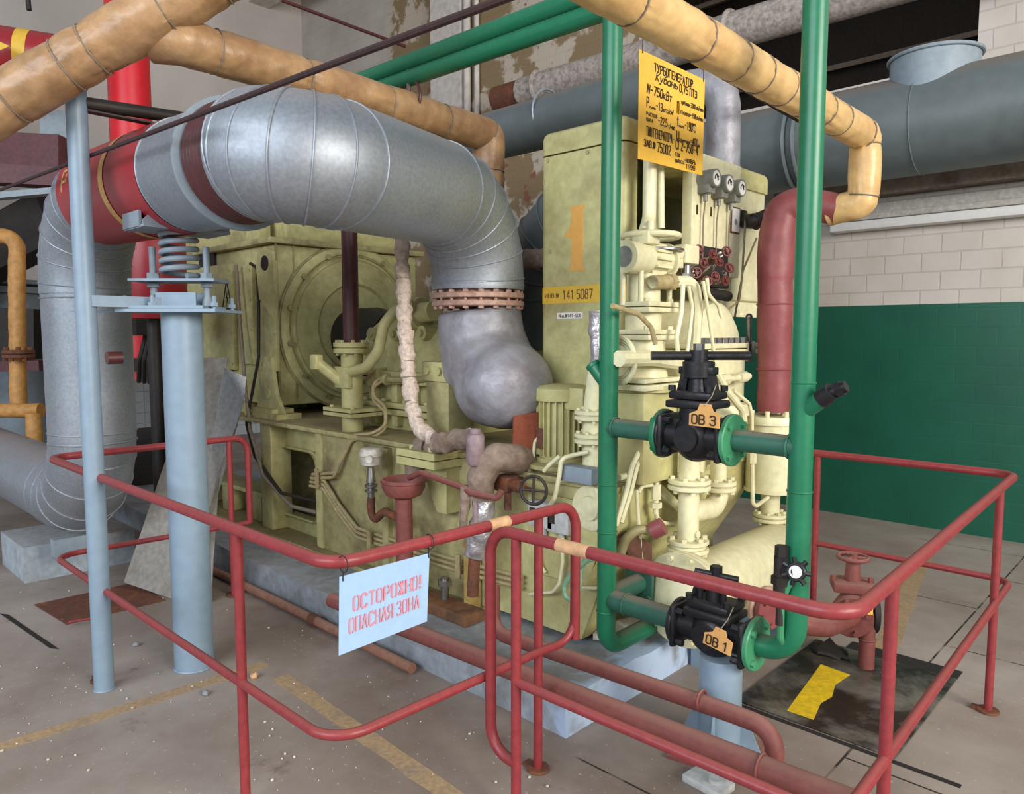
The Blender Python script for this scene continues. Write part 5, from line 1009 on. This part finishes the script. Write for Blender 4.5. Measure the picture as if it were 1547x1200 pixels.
# small sampling valve on the right upright
sv = W(1203, 864, y=GY-.1); sva = T('sampling_valve', 'small black star-wheel valve with white hub on right green upright', 'valve', sv)
fv = W(1180, 862, y=GY-.06)
B('body', MB().cyl(sv, (RX,GY,sv.z), .018, n=12).cyl(fv, sv, .02, n=12).cyl(fv+V((0,0,-.09)), fv+V((0,0,.05)), .026, n=14).bolt(fv+V((0,0,.05)), Z, .024, .04).bolt(fv+V((0,0,-.05)), Z, .034, .03).cyl(fv+V((0,0,-.2)), fv+V((0,0,-.09)), .014, n=10), DARK, sva)
nx_ = V((.1,-1,.15)).normalized(); st = MB().disc(sv, nx_, .034, .02, 24); u_, w_, _ = basis(nx_)
for k in range(7): d = u_*math.cos(k*.898)+w_*math.sin(k*.898); st.cyl(sv+d*.02, sv+d*.05, .009, n=8)
sw = B('star_wheel', st, BLACK, sva); B('hub', MB().disc(sv+nx_*.011, nx_, .022, .004, 20), WHITE, sw, 'white hub disc')
# red valve standing beyond the floor plate
RFX, RFY = W(1308, 1010, z=0).xy
vz = W(1288, 925, d=3.75).z; vc = W(1286, 922, d=3.72)
fv_ = T('floor_valve', 'dusty red gate valve with small handwheel behind the oil stained plate', 'valve', (RFX, RFY, 0))
B('standpipe', MB().tube([(RFX,RFY,0), (RFX,RFY,vc.z), (vc.x,vc.y,vc.z)], .038, .03, 18).torus((RFX,RFY,W(1308,965,y=RFY).z), Z, .039, .005, 18, 6), RED_DUSTY, fv_)
rd = (V((vc.x,vc.y,0))-V((RFX+.16,RFY+.28,0))).normalized()
B('body', MB().ball(vc, .085, (1,1,1.1)).cyl(vc, vc+V((0,0,.14)), .06, .05, 20).box(vc+V((0,0,.13)), (.19,.15,.05), .5, .008).cyl(vc+V((0,0,.15)), vc+V((0,0,.26)), .04, .032, 18).bolt(vc+V((-.07,-.06,.15)), Z, .014, .03).bolt(vc+V((.08,.02,.15)), Z, .014, .03), RED_DUSTY, fv_)
fa = V((.35,-.94,0)); ff = vc+fa*.1
B('flange', MB().disc(ff, fa, .1, .024, 28).disc(ff-fa*.03, fa, .1, .024, 28).bolts(ff+fa*.012, fa, .078, 4, .015, .02), RED_DUSTY, fv_); B('flange', MB().disc(vc+V((.09,.05,0)), V((.87,.49,0)), .1, .03, 28), DARK, fv_)
hwz = vc+V((0,0,.27)); h_ = B('handwheel', MB().torus(hwz, Z, .07, .011, 28, 8).cyl(hwz+V((0,0,-.03)), hwz+V((0,0,.02)), .02, n=12), RED_DUSTY, fv_)
for k in range(3): a = k*2.094+.4; B('spoke', MB().cyl(hwz, hwz+V((math.cos(a),math.sin(a),0))*.068, .008, n=8), RED_DUSTY, h_)
tg = W(1311, 917, d=3.55); B('card', MB().box(tg, (.05,.004,.075), .75), YELLOW, fv_, 'yellow card tag')
B('tail_pipe', MB().tube([ff, W(1250,948,d=3.45), W(1215,945,d=3.4), W(1168,925,d=3.4)], .045, .1, 18, 8), RED_DUSTY, fv_)
fq = W(1165, 922, d=3.35); fax = V((.92,-.38,0)); B('end_flange', MB().disc(fq, fax, .085, .03, 28).bolts(fq+fax*.014, fax, .066, 6, .013, .014), RED_WRAP, fv_, 'pink painted end flange'); B('seat_flange', MB().disc(fq-fax*.035, fax, .1, .024, 28), FLANGE_PINK, fv_)
TB('oily_rubble', MB().ball(W(1255,985,z=.02), .06, (1.5,1,.5), 16, 10, .5, 18).slab([W(1230,985,z=.01), W(1285,1000,z=.01), W(1255,965,z=.08)], .02), DARK, 'dark greasy lump by the pit edge under red floor valve', 'debris')
TB('broken_tiles', MB().box(W(930,955,z=.2), (.16,.2,.03), .3).box(W(955,945,z=.215), (.12,.1,.03), -.3).box(W(920,962,z=.2), (.08,.1,.05), .8), CHIP, 'pale plaster rubble beside foot of left green upright', 'debris')
# ================================================================== FLOOR PIPES (dusty red)
q0, q1 = W(560, 930, y=2.12), W(1150, 1160, y=2.12); zq = (q0.z+q1.z)/2; dq = V((1,0,(q1.z-q0.z)/(q1.x-q0.x)))
pA = T('drain_main', 'thick dusty red pipe running low along the plinth past the gate', 'pipe', q0)
B('pipe', MB().tube([(q0.x-.35,2.12,q0.z-.01), q1, q1+dq*.5], .039, 0, 20), RED_DUSTY, pA); B('weld_collar', MB().torus(q1, X, .041, .006, 20, 6), RED_DUSTY, pA)
r0, r1 = W(745, 965, y=2.33), W(1105, 1078, y=2.33)
pB_ = T('drain_branch', 'thinner dusty red pipe above plinth bending down into the thick one', 'pipe', r0)
B('pipe', MB().tube([r0+V((-.1,.1,.2)), r0+V((-.02,.02,.02)), r1, r1+V((.16,0,0)), V((r1.x+.16,2.32,.09))], .032, .12, 18, 8), RED_DUSTY, pB_); B('weld_collar', MB().torus(W(1060,1058,y=2.33), X, .034, .006, 20, 6), RED_DUSTY, pB_)
e0, e1 = W(335, 893, z=.035), W(560, 985, z=.035)
pC = T('edge_pipe', 'thin rusty pipe lying at the foot of the plinth', 'pipe', e0); B('pipe', MB().cyl((-5.4,2.17,.035), (-2.75,2.17,.035), .026, n=14), mat('rusty_brown_pipe', (142,98,80), .7, 0, .5, (104,66,50), 6, .15, 30, .4), pC); B('coupling', MB().cyl((W(475,945,y=2.17).x-.03,2.17,.035), (W(475,945,y=2.17).x+.03,2.17,.035), .034, n=14), RUST, pC)
TB('steel_channel', MB().box(W(1085,1128,z=.02), (.34,.05,.035), -.5).box(W(1110,1140,z=.02), (.1,.05,.05), -.5), RED_DUSTY, 'short dusty channel offcut on floor before the pier', 'offcut')
wb = W(1070, 1188, z=.0); TB('floor_box', MB().box((wb.x,wb.y,.015), (.16,.1,.03), -.1, .004).cyl((wb.x+.03,wb.y,.03), (wb.x+.03,wb.y,.045), .026, n=18), BOXGREY, 'low grey box on floor under the thick dusty red pipe', 'box')
# ================================================================== YELLOW DATA SIGN
yx = -1.92; yc = [W(px, py, x=yx) for px, py in ((964,240),(1061,265),(1065,121),(966,74))]
ys = T('data_sign', 'yellow tin plate lettered with turbine generator data, wired to a bar', 'sign', (yx, (yc[0].y+yc[1].y)/2, yc[0].z))
B('sign_plate', MB().slab(yc, -.002), YELLOW, ys)
U = (yc[1]-yc[0]); Wd = U.length; U.normalize(); VV = (yc[3]-yc[0]); Hd = VV.length; VV.normalize()
def yt(s, u0, v0, w, h, sl=0):
    base = yc[0].lerp(yc[1], u0).lerp(yc[3].lerp(yc[2], u0), v0); top = yc[0].lerp(yc[1], u0).lerp(yc[3].lerp(yc[2], u0), v0+h)
    e = yc[0].lerp(yc[1], u0+w).lerp(yc[3].lerp(yc[2], u0+w), v0)
    TX(s, base+V((.002,0,0)), e-base, (top-base), (e-base).length, (top-base).length, INK, ys, 'lettering', .0012, sl, .125)
yt('ТУРБОГЕНЕРАТОР', .2, .855, .6, .085); yt('Кубань', .22, .775, .34, .085, .3); yt('0,75 ПТ3', .58, .765, .29, .085)
yt('N-750кВт', .1, .63, .37, .09, .15); yt('n', .55, .545, .04, .13); yt('турбины-3000 об/мин', .61, .655, .37, .05); yt('генератор-1500 об/мин', .61, .555, .37, .05)
yt('P', .1, .5, .04, .1); yt('пара', .145, .5, .085, .03); yt('-13', .235, .505, .1, .085); yt('кгс/см²', .345, .51, .16, .05)
yt('t', .55, .42, .04, .1); yt('пара', .595, .42, .08, .03); yt('-190°C', .68, .415, .18, .09)
yt('РАСХОД', .1, .425, .16, .035); yt('ПАРА', .1, .37, .1, .035); yt('-22,5', .27, .375, .14, .08); yt('т/час', .42, .37, .11, .05)
yt('U', .55, .29, .05, .09); yt('генератор', .605, .285, .17, .035); yt('=400', .775, .28, .13, .08); yt('в', .91, .28, .03, .04)
yt('ТИП ГЕНЕРАТОРА-', .1, .235, .42, .09); yt('СГ2-750-4', .54, .19, .37, .1); yt('ЗАВ.№', .07, .13, .17, .07); yt('75002', .26, .11, .21, .1)
yt('ГОД', .54, .12, .08, .04); yt('ВЫПУСКА', .54, .06, .15, .035); yt('-НОЯБРЬ', .68, .085, .2, .045); yt('1999', .71, .025, .16, .05)
b0, b1 = W(925, 14, x=yx+.01), W(1215, 183, x=yx+.01); bd = (b1-b0).normalized()
zbar = W(966, 40, x=yx).z
TB('hanger_bar', MB().box((b0+b1)/2, (.045,(b1-b0).length,.03), Matrix.Rotation(math.atan2(b1.z-b0.z, b1.y-b0.y),4,'X')), RUSTY_BAR, 'dark rusty flat bar running back from left green upright', 'bar')
for k, t in enumerate((.04, .97)):
    p = yc[3].lerp(yc[2], t)+V((.002,0,-.012)); u = (p.y-b0.y)/(b1.y-b0.y); zb = b0.lerp(b1, u).z
    B('wire', MB().tube([p, (p.x,p.y,zb+.02)], .0022, 0, 6).torus((p.x-.0,p.y,zb), Y, .026, .002, 16, 6), DARK, ys)
# ================================================================== OVERHEAD WRAPPED PIPES
def wrapped(name, pts, fil, r, m, label, ties, lump=.1, lf=9, step=.014):
    p = resample(fillet(pts, fil, 10), step); t = T(name, label, 'pipe', pts[0]); n = len(p); K = 56
    it = [max(1, min(n-2, int(f*n))) for f in ties]; mb = MB(); up = None; vs = []; fs = []
    for i, q in enumerate(p):
        tg = (p[min(i+1,n-1)]-p[max(i-1,0)]).normalized()
        if up is None: up = basis(tg)[0]
        up = (up-tg*up.dot(tg)).normalized(); w = tg.cross(up); near = min(abs(i-j) for j in it)*step
        pinch = math.exp(-(near/.022)**2)*.05; fold = math.exp(-near/.07)*.075
        for k in range(K):
            th = 2*math.pi*k/K; d = up*math.cos(th)+w*math.sin(th); c = V((math.cos(th)*3.2, math.sin(th)*3.2, i*step*5))
            big = mnoise.noise((q+d*r)*lf)*lump*.6; cr = -abs(mnoise.noise(c+V((q.x*2,q.y,0))))*fold*1.6; lg_ = -max(0, .16-abs(mnoise.noise((q+d*r)*5.5)))*.16
            vs.append(q+d*r*(1+big+cr+lg_-pinch))
    for j in range(n-1):
        for k in range(K): g = (k+1) % K; fs.append((j*K+k, j*K+g, (j+1)*K+g, (j+1)*K+k))
    fs.append(tuple(range(K))[::-1]); fs.append(tuple((n-1)*K+k for k in range(K)))
    B('wrap', mb.add(vs, fs), m, t)
    for i in it: B('tie_wire', MB().torus(p[i], p[i+1]-p[i-1], r*.955, .0035, 28, 6), WIRE, t)
    return t
RXp = -1.38; zY = 2.72
wy = [W(930, -22, x=RXp), W(1200, 140, x=RXp), W(1308, 205, x=RXp), W(1300, 306, x=RXp), W(1235, 321, y=W(1300,306,x=RXp).y)]
y1p = wy[2].y; y0p = wy[0].y
pts = [V((RXp, y0p-2.4, wy[0].z)), V((RXp,y1p,wy[2].z)), V((RXp,y1p,wy[3].z)), V((nx+.25,y1p,W(1235,321,y=y1p).z))]
wrapped('buff_pipe', pts, .05, .078, BUFF, 'buff wrapped steam pipe running back overhead at right and dropping to red wrap', (.2,.35,.48,.56,.61,.65,.69,.73,.77,.81,.87,.9,.95), .07)
TXp = -3.25; zt0 = W(300, 70, x=TXp); zt1 = W(738, 205, x=TXp)
tb = [W(232,58,d=3.12), V((TXp, W(275,60,x=TXp).y, zt0.z)), V((TXp, zt1.y, zt1.z)), V((TXp, zt1.y, 1.72))]
wrapped('tan_pipe', tb, .03, .098, TAN, 'tan wrapped pipe crossing above the silver duct then dropping behind it', (.12,.25,.4,.52,.63,.72,.8), .08)
mL, mR = W(-420, 405, d=3.05), W(620, -205, d=3.05); mj = W(235, 55, d=3.05)
wrapped('tan_main', [mL, mR], 0, .112, TAN, 'thick tan wrapped pipe rising across the upper left corner', (.18,.3,.42,.5,.54,.64,.72,.86), .07)
TB('hanger_rod', MB().cyl(W(617,195,x=TXp), W(617,95,x=TXp), .012, n=8).torus(W(617,150,x=TXp), Y, .1, .008, 28, 6), MAROON, 'dark rod and clamp hanging the tan pipe above the duct', 'hanger')
# ================================================================== BACKGROUND
vd = T('ventilation_duct', 'large grey ventilation duct along the back wall at right', 'duct', (-1, 6.3, 3))
vy_ = 6.3; vt, vb = W(1400, 112, y=vy_).z, W(1400, 262, y=vy_).z; vr = (vt-vb)/2; vzc = (vt+vb)/2; xj = W(1192, 220, y=vy_-.3).x
B('main', MB().sweep([(xj,vy_,vzc), (4.3,vy_,vzc)], vr, 40, True), DUCTGREY, vd); B('left_run', MB().sweep([(-5.2,vy_,vzc), (xj,vy_,vzc)], vr*.97, 40, True), DUCTGREY, vd)
B('joint_ring', MB().torus((xj-.03,vy_,vzc), X, vr+.01, .02, 44, 8).torus((xj+.05,vy_,vzc), X, vr+.01, .02, 44, 8), DUCTGREY, vd)
for dx in (.9, 1.9, 2.9): B('seam', MB().torus((xj+dx,vy_,vzc), X, vr, .006, 44, 6), DUCTGREY, vd)
stp = W(1412, 100, y=vy_)
B('stub', MB().cyl((stp.x,vy_,vzc), (stp.x,vy_,W(1412,88,y=vy_).z), .3, n=36).torus((stp.x,vy_,W(1412,88,y=vy_).z), Z, .31, .014, 40, 8), BLUEGREY, vd, 'lighter galvanised stub')
wp = T('soil_pipe', 'dirty white pipe with collars high on back wall', 'pipe', (-5, 6.6, 4.5))
pa_w, pb_w = W(790, 140, y=6.6), W(1240, 8, y=6.6)
B('pipe', MB().cyl(pa_w, pa_w+(pb_w-pa_w)*1.6, .165, n=28), DIRTYWHITE, wp)
for px in (848, 1144): p = pa_w.lerp(pb_w, (px-790)/450*(.62 if px < 900 else .97)+(.0)); B('collar', MB().torus(p, pb_w-pa_w, .17, .03, 28, 8), DIRTYWHITE, wp)
B('end_plug', MB().cyl(pa_w+(pa_w-pb_w).normalized()*.42, pa_w, .155, n=24), RUST, wp)
ex = T('extract_duct', 'grey duct above the far side of machine with elbow down to the cabinet', 'duct', (-3.3, 4.05, 3.1))
ea, eb = W(757, 203, y=4.05), W(955, 150, y=4.05); er = .175
ed = V((-2.2, 4.05, eb.z))
B('run', MB().sweep([(-5.2,4.05,ea.z-.0), ea, (-2.62,4.05,(ea.z+eb.z)/2)], er, 32), DUCTGREY, ex); B('ring', MB().torus(W(830,175,y=4.05), X, er+.002, .008, 36, 6), GALV, ex)
ce = W(1085, 185, d=4.45)
B('elbow', MB().tube([(-2.62,4.05,(ea.z+eb.z)/2), (ce.x+.06,4.1,(ea.z+eb.z)/2-.02), (ce.x+.06,4.12,2.4)], .1, .14, 28, 4), LAG, ex, 'pale lagged elbow')
be = T('return_elbow', 'dull grey ribbed duct elbow behind the cabinet', 'duct', (-3.1, 3.7, 1.7))
bp = fillet([(-3.22,3.62,1.55), (-3.22,3.62,2.36), (-2.66,3.62,2.36)], .5, 6)
mbx = MB().sweep(bp, .27, 36)
B('shell', mbx, DUCTGREY, be)
for i in range(1, len(bp)-1): B('rib', MB().torus(bp[i], bp[i+1]-bp[i-1], .272, .009, 36, 6), DUCTGREY, be)
TB('rope_lagged_stub', MB().sweep(resample([V((-3.1,3.2,W(800,393,y=3.2).z)), V((-2.64,3.2,W(800,393,y=3.2).z))], .02), .06, 18, True, .25, 22), LAG_DIRTY, 'rope lagged stub pipe entering cabinet behind the duct bend', 'pipe')
# far left corner: red mains and dim plant
rd_ = T('red_main', 'bright red vertical main pipe high behind the tan pipes', 'pipe', W(193,200,d=7.2))
a = W(196, 150, d=7.2); B('pipe', MB().cyl((a.x,a.y,1.2), (a.x,a.y,6.5), .19, n=30), RED_BRIGHT, rd_)
hq0, hp1 = W(-60, 68, d=6.4), W(95, 92, d=6.6); hp0 = hq0+(hq0-hp1)*2.2
hr = T('red_header', 'dark red header pipe with yellow bands in the upper left corner', 'pipe', hp0)
B('pipe', MB().cyl(hp0+(hp0-hp1), hp1, .21, n=30), RED_DUCT, hr); B('yellow_band', MB().cyl(hq0.lerp(hp1,.58), hq0.lerp(hp1,.71), .213, n=30), YBAND, hr)
ar = W(4, 70, d=6.15); B('arrow', MB().slab([ar+RGT*-.12+UPV*.08, ar+RGT*-.12-UPV*.08, ar+RGT*.06], .006), YBAND, hr)
rt_ = W(222, 420, d=5.6); rc_ = T('red_vessel', 'dark red vessel shell seen behind the spring column', 'vessel', V((rt_.x, rt_.y, 1.5)))
B('shell', MB().lathe((rt_.x+.1,rt_.y,W(222,482,d=5.6).z), Z, [(.2,0),(.24,.15),(.24,.62),(.2,.75),(.05,.8)], 30), RED_DUCT, rc_); B('leg', MB().cyl((rt_.x+.1,rt_.y,0), (rt_.x+.1,rt_.y,W(222,480,d=5.6).z), .05, n=14), DARK, rc_)
def far_tube(name, pts, d, r, m, label, cat='pipe', fil=.1):
    return TB(name, MB().tube([W(a, b, d=d) for a, b in pts], r, fil, 16, 6, .06, .05), m, label, cat)
OCH = mat('dirty_ochre_wrap', (200,146,78), .55, 0, .5, (140,96,50), 6, .3, 20)
def far_pipe(pts, d, r, label):
    t = T('ochre_pipe', label, 'pipe', W(*pts[-1], d=d)); B('wrap', MB().tube([W(a,b,d=d) for a,b in pts], r, .12, 16, 6, .1, .05, 12), OCH, t); return t
op = far_pipe([(-420,357),(26,357),(26,470),(28,610)], 6.3, .065, 'ochre wrapped pipe dropping at the far left edge'); f0 = W(28,535,d=6.25); B('flange', MB().flange(f0, Z, .12, .03, 6, .02), RUST, op)
far_pipe([(-420,624),(62,620)], 6.2, .06, 'short level ochre wrapped pipe at far left below the flange'); far_pipe([(51,625),(52,668)], 6.15, .06, 'stubby ochre wrapped pipe above grey duct at far left')
vs_ = W(22, 470, d=8.4); ve = T('grey_vessel', 'dim grey vessel with flanged lid at far left', 'vessel', V((vs_.x, vs_.y, 0)))
B('shell', MB().cyl((vs_.x,vs_.y,.2), (vs_.x,vs_.y,W(22,445,d=8.4).z), .3, n=32), BLUEGREY, ve); B('lid', MB().disc((vs_.x,vs_.y,W(22,440,d=8.4).z), Z, .36, .07, 32).disc((vs_.x,vs_.y,W(22,428,d=8.4).z), Z, .36, .05, 32).cyl((vs_.x,vs_.y,W(22,425,d=8.4).z), (vs_.x,vs_.y,W(22,330,d=8.4).z), .1, n=20), BLUEGREY, ve); B('leg', MB().cyl((vs_.x,vs_.y,0), (vs_.x,vs_.y,.25), .12), DARK, ve)
def far_beam(a, b, d0, d1, w, h, m, label):
    p, q = W(*a, d=d0), W(*b, d=d1)
    if a[0] < 0: p = p+(p-q).normalized()*2.2
    L = (q-p).length; R = (q-p).to_track_quat('X','Z').to_matrix().to_4x4(); return TB('gantry_beam', MB().box((p+q)/2, (L,w,h), R), m, label, 'beam')
MB_ = mat('dusky_maroon_steel', (96,58,62), .6, 0, .5, (60,44,46), 3)
far_beam((-40,262),(120,272), 6.5, 6.7, .2, .16, MB_, 'lower dusky maroon beam under the tan pipe at far left'); far_beam((-40,225),(98,232), 7.0, 7.0, .2, .3, MB_, 'upper dusky maroon beam under the tan pipe at far left')
far_beam((-40,300),(95,288), 6.2, 6.4, .12, .05, BLUEGREY, 'thin grey beam beside the duct elbow at far left'); far_beam((-30,390),(85,330), 7.4, 7.2, .3, .5, DARK, 'dark steel platform edge behind the duct elbow at far left')
far_beam((95,175),(96,250), 7.5, 7.5, .3, .3, BLUEGREY, 'grey vertical duct stub left of the slim post top')
far_beam((-40,500),(70,505), 7.6, 7.6, .4, .5, DARK, 'dark mass behind the ochre pipes at far left'); far_beam((-40,555),(66,552), 7.2, 7.2, .15, .1, MB_, 'maroon rail behind the ochre pipe flange at far left')
bxp = W(226, 480, d=6.2); bk2 = T('cable_box', 'dark cable box on tiled wall behind the spring column', 'electric box', bxp)
B('case', MB().box(bxp, (.35,.35,.3), None, .02), SOOT, bk2)
for k in range(3): B('cable', MB().tube([bxp+V((-.1+.1*k,0,-.14)), bxp+V((-.12+.1*k,-.05,-.35)), bxp+V((-.3+.12*k,.0,-.55))], .02, .1, 8), DARK, bk2)
far_beam((200,552),(250,548), 7.0, 7.3, .2, .12, DARK, 'dark ledge on the tiled wall behind the spring column')
TB('dark_machine', MB().bx(-8.6,-7.6,2.2,3.2,0,.62,.03), SOOT, 'dark machine block on floor behind leaning metal sheets', 'machine')
# inclined sheets
shp = [W(188, 880, z=.0), W(255, 905, z=.0)+V((0,0,.0)), W(322, 880, z=.0), W(352, 548, y=2.55), W(306, 545, y=2.55)]
c_a, c_b, c_c, c_d = W(190,878,z=.0), W(318,925,z=.0), W(340,540,d=5.2), W(285,600,d=5.2)
def sheet(name, q, m, label, extra=None):
    mb = MB().slab(q, .006)
    if extra: mb.slab(extra, .006)
    return TB(name, mb, m, label, 'sheet metal')
sheet('metal_sheet', [W(188,880,d=4.75), W(318,925,d=4.55), W(344,541,d=5.05), W(304,541,d=5.1)], mat('tarnished_sheet', (138,134,126), .55, .3, .6, (112,100,88), 3), 'tarnished brown-grey sheet leaning behind the thick blue column')
k0, k1, k2, k3, k4, k5 = W(339,556,d=4.85), W(372,570,d=4.95), W(368,610,d=4.95), W(326,760,d=4.9), W(306,985,d=4.35), W(300,800,d=4.6)
sheet('folded_sheet', [k0, k2, k3, k5], GALV_DULL, 'bright folded galvanised sheet leaning against the base frame', [k0, k1, k2])
TB('bent_sheet', MB().slab([k5, k3, W(318,930,d=4.6), W(300,960,d=4.55)], .006), GALV_DULL, 'lower galvanised offcut leaning beside the thick blue column', 'sheet metal')
# concrete plinth under the duct elbow
fp0, fp1 = W(38, 882, z=0), W(205, 848, z=0)
pl = T('duct_plinth', 'pale blue-grey concrete plinth under the elbow of silver duct', 'plinth', (-5.6, 1.4, 0))
B('block', MB().slab([V((fp0.x,fp0.y,0)), V((fp1.x,fp1.y,0)), V((fp1.x-.6,fp1.y+.0,0)), V((fp0.x-.6,fp0.y,0))], .24), mat('painted_block', (168,178,186), .7, 0, .6, (140,132,122), 3, .2, 20, .3), pl)
B('foot', MB().bx(-5.3,-5.22,1.3,1.6,.25,.36), BLUEGREY, pl)
# ceiling-level rod and cable tray bits
TB('conduit_rod', MB().cyl(W(425,0,d=6), W(612,70,d=7), .016, n=8), MAROON, 'thin mauve rod crossing above the duct in front of white wall', 'rod')
o_ = TB('hook', MB().cyl(W(42,-5,d=6), W(44,15,d=6), .02, n=8), DARK, 'short dark hanger at the top left edge', 'hanger')
